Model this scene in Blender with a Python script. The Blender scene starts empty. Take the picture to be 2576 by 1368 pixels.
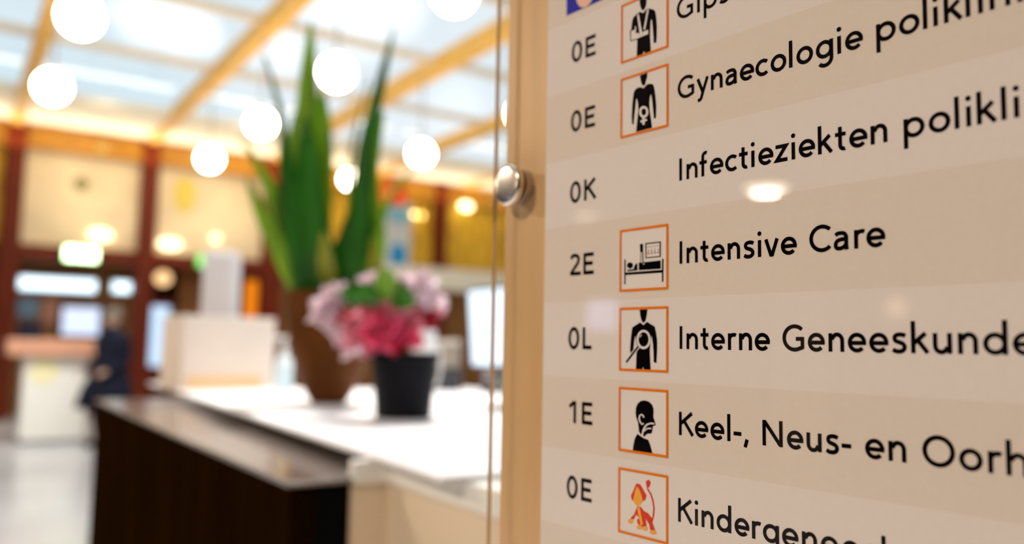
import bpy, bmesh, math, random
from mathutils import Vector, Matrix, noise
random.seed(7)
PI = math.pi
scene = bpy.context.scene
COL = scene.collection

# ---------------------------------------------------------------- camera
IMG_W, IMG_H = 2576, 1368
FPX, PITCH, ROLL, YAW, EYE = 2061.778, 0.0903760, 0.0180393, math.radians(34.4), 1.35
_F = Vector((0, math.cos(PITCH), math.sin(PITCH)))
_r0 = Vector((1, 0, 0)); _u0 = _r0.cross(_F)
_R = math.cos(ROLL) * _r0 + math.sin(ROLL) * _u0
_U = -math.sin(ROLL) * _r0 + math.cos(ROLL) * _u0
_c, _s = math.cos(YAW), math.sin(YAW)
YAWM = Matrix(((_c, _s, 0), (-_s, _c, 0), (0, 0, 1)))      # camera frame -> hall frame (X across, Y along the hall)
RIGHT, UP, FWD = YAWM @ _R, YAWM @ _U, YAWM @ _F
CAM = Vector((0, 0, EYE))
def ray(x, y): return FWD + ((x - IMG_W / 2) / FPX) * RIGHT - ((y - IMG_H / 2) / FPX) * UP
def at(x, y, depth): return CAM + ray(x, y) * depth
def at_y(x, y, Y):
    d = ray(x, y); return CAM + d * (Y / d.y)
def at_z(x, y, Z):
    d = ray(x, y); return CAM + d * ((Z - EYE) / d.z)
cam_data = bpy.data.cameras.new('camera')
cam = bpy.data.objects.new('camera', cam_data); COL.objects.link(cam)
mw = Matrix.Identity(4)
for i in range(3):
    mw[i][0], mw[i][1], mw[i][2], mw[i][3] = RIGHT[i], UP[i], -FWD[i], CAM[i]
cam.matrix_world = mw
cam_data.sensor_fit = 'HORIZONTAL'; cam_data.sensor_width = 36.0
cam_data.lens = FPX / IMG_W * 36.0
cam_data.clip_start = 0.02; cam_data.clip_end = 200
cam_data.dof.use_dof = True
cam_data.dof.focus_distance = 0.44
cam_data.dof.aperture_fstop = cam_data.lens / 8.8
scene.camera = cam

# ---------------------------------------------------------------- exposure, sky, lights
scene.view_settings.view_transform = 'Standard'
scene.view_settings.look = 'None'
scene.view_settings.exposure = 0.15
scene.view_settings.gamma = 1.0
scene.view_settings.use_curve_mapping = False

SKY_STRENGTH = 0.92
world = bpy.data.worlds.new('sky'); scene.world = world
world.use_nodes = True
wn = world.node_tree; wn.nodes.clear()
wo = wn.nodes.new('ShaderNodeOutputWorld'); wb = wn.nodes.new('ShaderNodeBackground')
wt = wn.nodes.new('ShaderNodeTexCoord'); wno = wn.nodes.new('ShaderNodeTexNoise'); wr = wn.nodes.new('ShaderNodeValToRGB')
wno.inputs['Scale'].default_value = 2.2; wno.inputs['Detail'].default_value = 2
wr.color_ramp.elements[0].position = 0.36; wr.color_ramp.elements[0].color = (0.66, 0.82, 0.90, 1)
wr.color_ramp.elements[1].position = 0.66; wr.color_ramp.elements[1].color = (0.92, 0.96, 1.0, 1)
wb.inputs['Strength'].default_value = SKY_STRENGTH
wn.links.new(wt.outputs['Generated'], wno.inputs['Vector'])
wn.links.new(wno.outputs['Fac'], wr.inputs['Fac'])
def mth(op, a, b=None, clamp=False):
    n = wn.nodes.new('ShaderNodeMath'); n.operation = op; n.use_clamp = clamp
    for k, v in enumerate((a, b)):
        if v is None: continue
        if isinstance(v, (int, float)): n.inputs[k].default_value = v
        else: wn.links.new(v, n.inputs[k])
    return n.outputs[0]
cl = None                                                   # bright clouds: soft-edged patches of sky
for (px, py, w, k) in ((455, 62, 0.030, 1.0), (385, 38, 0.03, 1.0), (330, 18, 0.02, .6), (505, 85, 0.018, 1.0), (900, 15, 0.045, 1.0), (820, 0, 0.03, 1.0), (985, 18, 0.03, .8), (700, 118, 0.026, .9), (755, 125, 0.018, .7), (1150, 270, 0.03, .35)):
    d = ray(px, py).normalized()
    vm = wn.nodes.new('ShaderNodeVectorMath'); vm.operation = 'DISTANCE'; vm.inputs[1].default_value = d
    nm = wn.nodes.new('ShaderNodeVectorMath'); nm.operation = 'NORMALIZE'
    wn.links.new(wt.outputs['Generated'], nm.inputs[0]); wn.links.new(nm.outputs[0], vm.inputs[0])
    v = mth('MULTIPLY', mth('SUBTRACT', 1.6, mth('DIVIDE', vm.outputs['Value'], w), True), k)
    cl = v if cl is None else mth('MAXIMUM', cl, v)
mx = wn.nodes.new('ShaderNodeMix'); mx.data_type = 'RGBA'
mx.inputs['B'].default_value = (1.28, 1.32, 1.36, 1)
wn.links.new(cl, mx.inputs['Factor']); wn.links.new(wr.outputs['Color'], mx.inputs['A'])
wn.links.new(mx.outputs['Result'], wb.inputs['Color'])
wn.links.new(wb.outputs['Background'], wo.inputs['Surface'])

def area_light(name, loc, size, power, color, target=None, shape='DISK', size_y=None, spread=PI):
    d = bpy.data.lights.new(name, 'AREA'); d.shape = shape; d.size = size
    if size_y: d.size_y = size_y
    d.energy = power; d.color = color; d.spread = spread
    o = bpy.data.objects.new(name, d); COL.objects.link(o); o.location = loc
    v = (Vector(target) - Vector(loc)) if target else Vector((0, 0, -1))
    o.rotation_euler = v.to_track_quat('-Z', 'Y').to_euler()
    return o
WARM = (1.0, 0.82, 0.62)
# left aisle: the first is a recessed downlight, the rest are added fill
for (lx, ly, pw) in ((-5.75, 3.85, 22), (-1.75, 0.35, 44), (-1.75, 3.2, 58), (-1.75, 5.4, 24), (-1.75, 9.0, 26)):
    area_light('aisle_downlight_and_fill', (lx, ly, 2.74), 0.24, pw, WARM)
# uplights on top of the wall header wash the boarded strip under the glass roof
for lx in (0.2, 2.2, 4.2, 6.2, 8.2, 10.2):
    area_light('cove_light', (lx, 15.72, 4.45), 1.9, 15, (1.0, 0.88, 0.66), target=(lx, 15.45, 5.0), shape='RECTANGLE', size_y=0.12)
# added fill without fixtures: brightens the far desk, gallery panels and floor
area_light('far_desk_fill_light', (0.7, 10.0, 4.85), 0.35, 24, (1.0, 0.95, 0.86), target=(1.1, 12.3, 0.8), spread=1.1)
for lx in (1.8, 4.0):
    area_light('gallery_fill_light', (lx, 13.2, 4.9), 0.3, 5, (1.0, 0.86, 0.66), target=(lx, 16.0, 3.7), spread=1.2)
area_light('floor_fill_light', (-0.6, 6.6, 4.85), 0.35, 14, (0.90, 0.95, 1.0), target=(0.4, 7.5, 0.0), spread=1.3)
# added fill that lifts the white worktop, no fixture above it
area_light('reception_fill_light', (1.7, 3.2, 4.8), 0.35, 40, (1.0, 0.95, 0.9), target=(1.3, 2.4, 1.15), spread=1.2)

# ---------------------------------------------------------------- materials
MATS = {}
def mat(name, color, rough=0.5, metal=0.0, spec=0.5, emit=None, strength=0.0, vary=0.0, scale=8.0, bump=0.0, stretch=(1, 1, 1)):
    if name in MATS: return MATS[name]
    m = bpy.data.materials.new(name); m.use_nodes = True
    nt = m.node_tree; b = nt.nodes['Principled BSDF']
    b.inputs['Base Color'].default_value = (*color, 1); b.inputs['Roughness'].default_value = rough
    b.inputs['Metallic'].default_value = metal; b.inputs['Specular IOR Level'].default_value = spec
    if emit:
        b.inputs['Emission Color'].default_value = (*emit, 1); b.inputs['Emission Strength'].default_value = strength
    if vary or bump:
        tc = nt.nodes.new('ShaderNodeTexCoord'); mp = nt.nodes.new('ShaderNodeMapping'); no = nt.nodes.new('ShaderNodeTexNoise')
        mp.inputs['Scale'].default_value = stretch
        no.inputs['Scale'].default_value = scale; no.inputs['Detail'].default_value = 4
        nt.links.new(tc.outputs['Object'], mp.inputs['Vector']); nt.links.new(mp.outputs['Vector'], no.inputs['Vector'])
        if vary:
            r = nt.nodes.new('ShaderNodeValToRGB')
            r.color_ramp.elements[0].position = 0.3; r.color_ramp.elements[1].position = 0.7
            r.color_ramp.elements[0].color = (*[max(0, c * (1 - vary)) for c in color], 1)
            r.color_ramp.elements[1].color = (*[min(1, c * (1 + vary)) for c in color], 1)
            nt.links.new(no.outputs['Fac'], r.inputs['Fac']); nt.links.new(r.outputs['Color'], b.inputs['Base Color'])
        if bump:
            bp = nt.nodes.new('ShaderNodeBump'); bp.inputs['Strength'].default_value = bump
            nt.links.new(no.outputs['Fac'], bp.inputs['Height']); nt.links.new(bp.outputs['Normal'], b.inputs['Normal'])
    MATS[name] = m; return m
def glow(name, color, strength):
    if name in MATS: return MATS[name]
    m = bpy.data.materials.new(name); m.use_nodes = True
    nt = m.node_tree; nt.nodes.clear()
    o = nt.nodes.new('ShaderNodeOutputMaterial'); e = nt.nodes.new('ShaderNodeEmission')
    e.inputs['Color'].default_value = (*color, 1); e.inputs['Strength'].default_value = strength
    nt.links.new(e.outputs[0], o.inputs['Surface']); MATS[name] = m; return m
def clear(name, tint=(1, 1, 1), gloss=None, rough=0.0):
    """clear sheet: transparent, with a mirror-like share (a number, or 'fresnel' for a face looking outwards)"""
    if name in MATS: return MATS[name]
    m = bpy.data.materials.new(name); m.use_nodes = True
    nt = m.node_tree; nt.nodes.clear()
    o = nt.nodes.new('ShaderNodeOutputMaterial'); t = nt.nodes.new('ShaderNodeBsdfTransparent')
    t.inputs['Color'].default_value = (*tint, 1)
    if gloss is None:
        nt.links.new(t.outputs[0], o.inputs['Surface'])
    else:
        g = nt.nodes.new('ShaderNodeBsdfGlossy'); g.inputs['Roughness'].default_value = rough
        x = nt.nodes.new('ShaderNodeMixShader')
        if gloss == 'fresnel':
            f = nt.nodes.new('ShaderNodeFresnel'); f.inputs['IOR'].default_value = 1.49
            gm = nt.nodes.new('ShaderNodeNewGeometry'); ma = nt.nodes.new('ShaderNodeMath'); ma.operation = 'SUBTRACT'; ma.use_clamp = True
            nt.links.new(f.outputs[0], ma.inputs[0]); nt.links.new(gm.outputs['Backfacing'], ma.inputs[1])   # the polished outer face only
            nt.links.new(ma.outputs[0], x.inputs['Fac'])
        else: x.inputs['Fac'].default_value = gloss
        nt.links.new(t.outputs[0], x.inputs[1]); nt.links.new(g.outputs[0], x.inputs[2])
        nt.links.new(x.outputs[0], o.inputs['Surface'])
    MATS[name] = m; return m
def glass(name, color=(1, 1, 1), ior=1.49, rough=0.0):
    if name in MATS: return MATS[name]
    m = bpy.data.materials.new(name); m.use_nodes = True
    nt = m.node_tree; nt.nodes.clear()
    o = nt.nodes.new('ShaderNodeOutputMaterial'); g = nt.nodes.new('ShaderNodeBsdfGlass')
    g.inputs['Color'].default_value = (*color, 1); g.inputs['IOR'].default_value = ior; g.inputs['Roughness'].default_value = rough
    nt.links.new(g.outputs[0], o.inputs['Surface']); MATS[name] = m; return m

# ---------------------------------------------------------------- mesh helpers
def empty(name, loc=(0, 0, 0), matrix=None):
    o = bpy.data.objects.new(name, None); o.empty_display_size = 0.05; COL.objects.link(o)
    if matrix is not None: o.matrix_world = matrix
    else: o.location = loc
    return o
def tag(o, label=None, cat=None, group=None, kind=None):
    if label: o['label'] = label
    if cat: o['category'] = cat
    if group: o['group'] = group
    if kind: o['kind'] = kind
    return o
def thing(name, label, cat, loc=(0, 0, 0), group=None, matrix=None):
    return tag(empty(name, loc, matrix), label, cat, group)
class MB:
    def __init__(self): self.v = []; self.f = []; self.mi = []
    def add(self, vs, fs, mi=0):
        n = len(self.v); self.v += [tuple(v) for v in vs]
        for f in fs: self.f.append(tuple(n + i for i in f)); self.mi.append(mi)
        return self
    def box(self, a, b, mi=0, face_mi=None):
        x0, y0, z0 = a; x1, y1, z1 = b
        vs = [(x0,y0,z0),(x1,y0,z0),(x1,y1,z0),(x0,y1,z0),(x0,y0,z1),(x1,y0,z1),(x1,y1,z1),(x0,y1,z1)]
        fs = [(3,2,1,0),(4,5,6,7),(0,1,5,4),(1,2,6,5),(2,3,7,6),(3,0,4,7)]
        n = len(self.v); self.v += vs
        for k, f in enumerate(fs):
            self.f.append(tuple(n + i for i in f)); self.mi.append((face_mi or {}).get(k, mi))
        return self
    def prism(self, poly, z0, z1, mi=0):
        n = len(poly)
        area = sum(poly[i][0] * poly[(i+1) % n][1] - poly[(i+1) % n][0] * poly[i][1] for i in range(n))
        if area < 0: poly = poly[::-1]
        vs = [(x, y, z0) for x, y in poly] + [(x, y, z1) for x, y in poly]
        fs = [tuple(range(n))[::-1], tuple(range(n, 2 * n))] + [(i, (i+1) % n, n + (i+1) % n, n + i) for i in range(n)]
        return self.add(vs, fs, mi)
    def lathe(self, prof, c=(0, 0, 0), n=32, axis='z', mi=0, sx=1.0, sy=1.0):
        vs = []; fs = []
        for r, h in prof:
            for k in range(n):
                t = 2 * PI * k / n; p = (r * math.cos(t) * sx, r * math.sin(t) * sy, h)
                if axis == 'y': p = (p[0], -p[2], p[1])
                if axis == 'x': p = (p[2], p[0], p[1])
                vs.append((c[0] + p[0], c[1] + p[1], c[2] + p[2]))
        m = len(prof)
        for j in range(m - 1):
            for k in range(n):
                fs.append((j*n + k, j*n + (k+1) % n, (j+1)*n + (k+1) % n, (j+1)*n + k))
        fs.append(tuple(range(n))[::-1]); fs.append(tuple((m-1)*n + k for k in range(n)))
        return self.add(vs, fs, mi)
    def tube(self, pts, r, n=10, mi=0):
        pts = [Vector(p) for p in pts]; rr = r if isinstance(r, (list, tuple)) else [r] * len(pts)
        vs = []; fs = []; up = Vector((0.13, 0.27, 0.95))
        for i, p in enumerate(pts):
            d = (pts[min(i+1, len(pts)-1)] - pts[max(i-1, 0)]).normalized()
            a = d.cross(up).normalized(); b = d.cross(a)
            for k in range(n):
                t = 2 * PI * k / n; vs.append(p + (a * math.cos(t) + b * math.sin(t)) * rr[i])
        for i in range(len(pts) - 1):
            for k in range(n): fs.append((i*n + k, i*n + (k+1) % n, (i+1)*n + (k+1) % n, (i+1)*n + k))
        fs.append(tuple(range(n))[::-1]); fs.append(tuple((len(pts)-1)*n + k for k in range(n)))
        return self.add(vs, fs, mi)
    def blade(self, pts, widths, side, front, th=0.004, mi=0):
        """a leaf: lens-shaped cross-section along a line of points"""
        vs = []; fs = []; m = len(pts)
        for p, w in zip(pts, widths):
            p = Vector(p); s = Vector(side) * (w / 2); f = Vector(front) * th
            vs += [p - s, p + f * 0.2 + s * 0.0 - f * 0.9, p + s, p + f]
        for i in range(m - 1):
            for k in range(4): fs.append((i*4 + k, i*4 + (k+1) % 4, (i+1)*4 + (k+1) % 4, (i+1)*4 + k))
        fs.append((3, 2, 1, 0)); fs.append(tuple((m-1)*4 + k for k in range(4)))
        return self.add(vs, fs, mi)
    def ball(self, c, r, n=16, m=10, mi=0):
        prof = [(max(1e-4, math.sin(PI * j / m)), -math.cos(PI * j / m)) for j in range(m + 1)]
        rx, ry, rz = (r, r, r) if not isinstance(r, (tuple, list)) else r
        vs = []; fs = []
        for a, h in prof:
            for k in range(n):
                t = 2*PI*k/n; vs.append((c[0] + rx*a*math.cos(t), c[1] + ry*a*math.sin(t), c[2] + rz*h))
        for j in range(m):
            for k in range(n): fs.append((j*n + k, j*n + (k+1) % n, (j+1)*n + (k+1) % n, (j+1)*n + k))
        return self.add(vs, fs, mi)
    def build(self, name, mats, parent=None, smooth=False, bevel=0.0, flat=False, seg=2, sharp=40):
        me = bpy.data.meshes.new(name); me.from_pydata(self.v, [], self.f)
        for m in (mats if isinstance(mats, (list, tuple)) else [mats]): me.materials.append(m)
        for p, i in zip(me.polygons, self.mi): p.material_index = i
        if not flat:
            bm = bmesh.new(); bm.from_mesh(me); bmesh.ops.recalc_face_normals(bm, faces=bm.faces); bm.to_mesh(me); bm.free()
        if smooth:
            for p in me.polygons: p.use_smooth = True
            me.set_sharp_from_angle(angle=math.radians(sharp))
        me.update()
        o = bpy.data.objects.new(name, me); COL.objects.link(o)
        if parent: o.parent = parent
        if bevel:
            b = o.modifiers.new('bevel', 'BEVEL'); b.width = bevel; b.segments = seg; b.limit_method = 'ANGLE'
        return o
def boxo(name, m, a, b, parent=None, bevel=0.0): return MB().box(a, b).build(name, m, parent, bevel=bevel)
def struct(o, label=None):
    o['kind'] = 'structure'
    if label: o['label'] = label
    return o

# ---------------------------------------------------------------- the directory sign (big, close, in focus)
SIGN_A = 0.9015034
P0 = YAWM @ Vector((0.0684231, 0.5180512, 0.2230753)) + CAM
SU = YAWM @ Vector((math.cos(SIGN_A), -math.sin(SIGN_A), 0)); SN = YAWM @ Vector((-math.sin(SIGN_A), -math.cos(SIGN_A), 0))
SIGN_M = Matrix(((SU.x, 0, SN.x, P0.x), (SU.y, 0, SN.y, P0.y), (0, 1, 0, P0.z), (0, 0, 0, 1)))
MM = 0.001
U0, U1, V0, V1 = -129.3, 760.0, -700.0, 300.0           # the clear panel, mm
INK = mat('black_print', (0.002, 0.0015, 0.003), rough=0.8, spec=0.0)
WHITE_ICON = mat('white_print', (0.83, 0.765, 0.74), rough=0.7, spec=0.2)
GREY_PRINT = mat('grey_print', (0.30, 0.26, 0.26), rough=0.7, spec=0.2)
ORANGE = mat('orange_print', (0.88, 0.20, 0.0), rough=0.7, spec=0.0)
RED_PRINT = mat('red_print', (0.72, 0.035, 0.004), rough=0.6, spec=0.2)
AMBER = mat('amber_print', (0.95, 0.42, 0.05), rough=0.6, spec=0.2)
BLUE_PRINT = mat('blue_print', (0.006, 0.012, 0.42), rough=0.6, spec=0.2)
SKIN_PRINT = mat('pink_print', (0.90, 0.55, 0.42), rough=0.6, spec=0.2)
BAND_PALE = mat('pale_rose_strip', (0.82, 0.745, 0.72), rough=0.75, spec=0.15, vary=0.015, scale=300)
BAND_BEIGE = mat('beige_strip', (0.78, 0.685, 0.615), rough=0.75, spec=0.15, vary=0.015, scale=300)
LINE_MATS = {'ink': INK, 'white': WHITE_ICON, 'grey': GREY_PRINT, 'red': RED_PRINT, 'orange': AMBER}

def arc(cx, cy, rx, ry, a0, a1, n=26):
    return [(cx + rx * math.cos(math.radians(a0 + (a1 - a0) * i / n)), cy + ry * math.sin(math.radians(a0 + (a1 - a0) * i / n))) for i in range(n + 1)]
def spline(P, n=8):
    out = []
    for i in range(len(P) - 1):
        p0 = P[max(i-1, 0)]; p1 = P[i]; p2 = P[i+1]; p3 = P[min(i+2, len(P)-1)]
        for k in range(n):
            t = k / n
            out.append(tuple(0.5 * (2*p1[j] + (p2[j]-p0[j])*t + (2*p0[j]-5*p1[j]+4*p2[j]-p3[j])*t*t + (3*p1[j]-p0[j]-3*p2[j]+p3[j])*t**3) for j in (0, 1)))
    return out + [P[-1]]
# each letter: ink width and its strokes (closed ones end where they start), in thousandths of an em
XH, CAP, ASC, DESC = 482, 708, 772, -265
H = 50                                                    # half a stem
def glyphs():
    g = {}
    ry = XH / 2 + 8 - H; cy = XH / 2
    def bowl(w, cx=None): return arc(w / 2 if cx is None else cx, cy, w / 2 - H, ry, 0, 360, 40)
    g['I'] = (100, [[(H, 0), (H, CAP)]])
    g['l'] = (100, [[(H, 0), (H, ASC)]])
    g['i'] = (112, [[(56, 0), (56, XH)], 'dot'])
    g['n'] = (430, [[(H, 0), (H, XH)], arc(240, XH - 150 - 42, 140, 158, 172, 0) + [(380, 0)]])
    g['h'] = (430, [[(H, 0), (H, ASC)], arc(240, XH - 150 - 42, 140, 158, 172, 0) + [(380, 0)]])
    g['m'] = (700, [[(H, 0), (H, XH)], arc(205, XH - 150 - 42, 115, 158, 172, 0) + [(320, 0)], arc(500, XH - 192, 130, 158, 172, 0) + [(650, 0)]])
    g['u'] = (430, [[(380, XH), (380, 0)], [(H, XH), (H, 190)] + arc(190, 192, 140, 158, 180, 352)])
    g['r'] = (285, [[(H, 0), (H, XH)], arc(205, XH - 182, 155, 140, 172, 62)])
    g['o'] = (500, [bowl(500)])
    g['e'] = (490, [arc(245, cy, 195, ry, -3, 318, 36), [(70, cy - 8), (488, cy - 8)]])
    g['c'] = (425, [arc(250, cy, 200, ry, 47, 313, 32)])
    g['a'] = (432, [spline([(52, 395), (110, 432), (205, 444), (300, 425), (352, 340), (352, 260)]) + [(352, 90), (368, 0)], spline([(352, 282), (210, 274), (105, 240), (58, 160), (72, 75), (150, 40), (255, 60), (330, 120), (352, 175)])])
    g['s'] = (375, [spline([(345, 410), (285, 440), (190, 446), (105, 420), (78, 355), (110, 290), (195, 258), (280, 222), (322, 150), (295, 75), (215, 38), (110, 42), (32, 82)])])
    g['d'] = (505, [[(455, 0), (455, ASC)], bowl(500)])
    g['p'] = (505, [[(H, DESC), (H, XH)], bowl(505)])
    g['g'] = (500, [[(450, XH), (450, 10)] + arc(255, -22, 195, 190, 0, -142, 22), bowl(495)])
    g['y'] = (460, [[(45, XH), (240, 28)], spline([(420, XH), (240, 28), (190, -120), (140, -190), (45, -205)])])
    g['v'] = (460, [[(48, XH), (222, -2)], [(412, XH), (238, -2)], [(200, 34), (260, 34)]])
    g['k'] = (430, [[(H, 0), (H, ASC)], [(60, 232), (345, XH - 4)], [(170, 300), (390, 8)]])
    g['t'] = (335, [[(160, 640), (160, 165)] + arc(262, 150, 102, 108, 180, 290), [(18, XH - 45), (318, XH - 45)]])
    g['f'] = (330, [[(140, 0), (140, 600)] + arc(252, 615, 112, 110, 180, 68), [(10, XH - 45), (295, XH - 45)]])
    g['z'] = (405, [[(20, XH - 46), (352, XH - 46), (55, 48), (395, 48)]])
    g['K'] = (570, [[(H, 0), (H, CAP)], [(70, 355), (495, CAP - 20)], [(195, 440), (525, 20)]])
    g['N'] = (630, [[(H, 0), (H, CAP - 10)], [(62, CAP - 40), (566, 40)], [(580, 8), (580, CAP)]])
    g['O'] = (735, [arc(368, CAP / 2, 318, CAP / 2 - 38, 0, 360, 52)])
    g['C'] = (620, [arc(370, CAP / 2, 320, CAP / 2 - 38, 45, 315, 44)])
    g['G'] = (655, [arc(370, CAP / 2, 320, CAP / 2 - 38, 46, 300, 44) + [(604, 92)], [(604, 60), (604, 372)], [(408, 330), (650, 330)]])
    g['-'] = (262, [[(0, 238), (262, 238)]])
    g[','] = (172, [[(118, 104), (48, -118)]])
    return g
GL = glyphs()
# the floor codes are set in a narrower, heavier letter
GC = {'0': (520, [arc(260, 354, 202, 310, 0, 360, 48)], 0),
      'E': (490, [[(58, 0), (58, 708)], [(58, 650), (480, 650)], [(58, 362), (440, 362)], [(58, 58), (490, 58)]], 0),
      'K': (590, [[(58, 0), (58, 708)], [(70, 345), (500, 690)], [(190, 430), (535, 22)]], 0),
      'L': (420, [[(58, 0), (58, 708)], [(58, 58), (420, 58)]], 0),
      '2': (530, [spline([(55, 560), (120, 648), (250, 664), (375, 625), (425, 520), (370, 390), (225, 245), (70, 75)]) + [(75, 58)], [(40, 58), (530, 58)]], 0),
      '1': (330, [[(272, 0), (272, 708)], [(20, 520), (250, 680)]], 0)}
def stroke(mb, P, width, ox, oy, sc, z):
    """lay one pen stroke of even width into a mesh"""
    Q = [P[0]]
    for p in P[1:]:
        if (p[0]-Q[-1][0])**2 + (p[1]-Q[-1][1])**2 > 1: Q.append(p)
    closed = (Q[0][0]-Q[-1][0])**2 + (Q[0][1]-Q[-1][1])**2 < 4 and len(Q) > 6
    if closed: Q = Q[:-1]
    n = len(Q); L = []; R_ = []
    for i in range(n):
        a = Q[i-1] if (i or closed) else None
        b = Q[(i+1) % n] if (i < n-1 or closed) else None
        def nrm(p, q):
            d = Vector((q[0]-p[0], q[1]-p[1])).normalized(); return Vector((-d.y, d.x))
        n1 = nrm(a, Q[i]) if a else None; n2 = nrm(Q[i], b) if b else None
        if n1 is None: m = n2
        elif n2 is None: m = n1
        else:
            m = (n1 + n2); m = m.normalized() if m.length > 1e-6 else n1
            m = m / max(0.35, m.dot(n1))
        L.append((Q[i][0] + m.x * width / 2, Q[i][1] + m.y * width / 2)); R_.append((Q[i][0] - m.x * width / 2, Q[i][1] - m.y * width / 2))
    vs = [(ox + x * sc, oy + y * sc, z) for x, y in L + R_]
    fs = [(i, n + i, n + (i+1) % n, (i+1) % n) for i in range(n if closed else n - 1)]
    mb.add(vs, fs)
def letters(pairs, base, sc, table, stem, z):
    mb = MB()
    for ch, u in pairs:
        w, S = table[ch][0], table[ch][1]
        for s_ in S:
            if s_ == 'dot':
                c = (56, 668); mb.add([((u + (c[0] + 66 * math.cos(t)) * sc) , (base + (c[1] + 66 * math.sin(t)) * sc), z) for t in [2*PI*k/20 for k in range(20)]], [tuple(range(20))])
            else: stroke(mb, s_, stem, u, base, sc, z)
    mb.v = [(x * MM, y * MM, zz * MM) for x, y, zz in mb.v]
    return mb
ROUND = set('oecdgpO0CG'); TIGHT = set('tfvykz')
def spread(text, us, sc):
    """letters at their measured left edges; letters past the frame follow with the same rhythm"""
    out = []; k = 0; u = None; prev = None
    for ch in text:
        if ch == ' ':
            if u is not None: u += 290 * sc
            continue
        if k < len(us): u = us[k]
        elif prev is not None:
            gap = 150 - (55 if prev in ROUND else 0) - (55 if ch in ROUND else 0) - (60 if prev in TIGHT else 0) - (60 if ch in TIGHT else 0)
            u += max(gap, 40) * sc
        out.append((ch, u)); u += GL[ch][0] * sc; prev = ch; k += 1
    return out
SC_T, SC_C = 0.01886, 0.02034
BOUNDS = {-4: 204.0, -3: 154.0, -2: 104.0, -1: 54.0, 0: 4.6, 1: -45.2, 2: -93.6, 3: -140.4, 4: -192.6, 5: -242.8, 6: -291.2, 7: -341.0, 8: -391.0, 9: -440.5, 10: -490.0}
CODES = {0: '0E', 1: '0E', 2: '0K', 3: '2E', 4: '0L', 5: '1E', 6: '0E'}
CODE_BASE = [-26.3, -75.4, -124.9, -174.7, -224.1, -273.0, -322.0]
TEXT_BASE = [-24.6, -74.0, -123.4, -173.0, -222.9, -272.35, -321.3]
TEXTS = {
 0: ('Gips', [46.6, 62.0, 66.9, 78.0]),
 1: ('Gynaecologie polikliniek', [47.3, 61.5, 71.9, 82.0, 91.9, 102.1, 111.7, 122.9, 127.3, 138.5, 150.2, 154.5, 170.5, 181.7, 192.8, 197.4, 202.2, 211.5, 216.6, 221.4]),
 2: ('Infectieziekten polikliniek', [48.5, 53.9, 63.2, 71.0, 81.6, 90.5, 98.8, 103.4, 113.7, 123.6, 127.9, 138.8, 147.8, 155.7, 166.6, 182.6, 194.1, 205.4, 210.2, 214.7, 224.5, 229.3]),
 3: ('Intensive Care', [48.7, 53.9, 63.6, 71.6, 82.9, 93.2, 102.5, 106.6, 116.7, 133.2, 146.4, 157.2, 163.4]),
 4: ('Interne Geneeskunde', [48.7, 53.8, 63.5, 71.4, 82.8, 90.1, 100.1, 117.0, 131.5, 142.8, 152.9, 163.7, 174.4, 183.5, 193.2, 203.9, 214.1, 225.6]),
 5: ('Keel-, Neus- en Oorheelkunde', [48.2, 59.8, 70.7, 82.0, 86.1, 92.5, 104.4, 118.9, 130.0, 140.2, 148.7, 160.6, 171.8, 187.3, 202.9, 214.5, 221.5]),
 6: ('Kindergeneeskunde', [47.5, 59.6, 64.3, 74.6, 86.4, 97.4, 104.1, 115.4, 126.7, 137.0, 148.0, 158.8, 167.5]),
}
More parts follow.
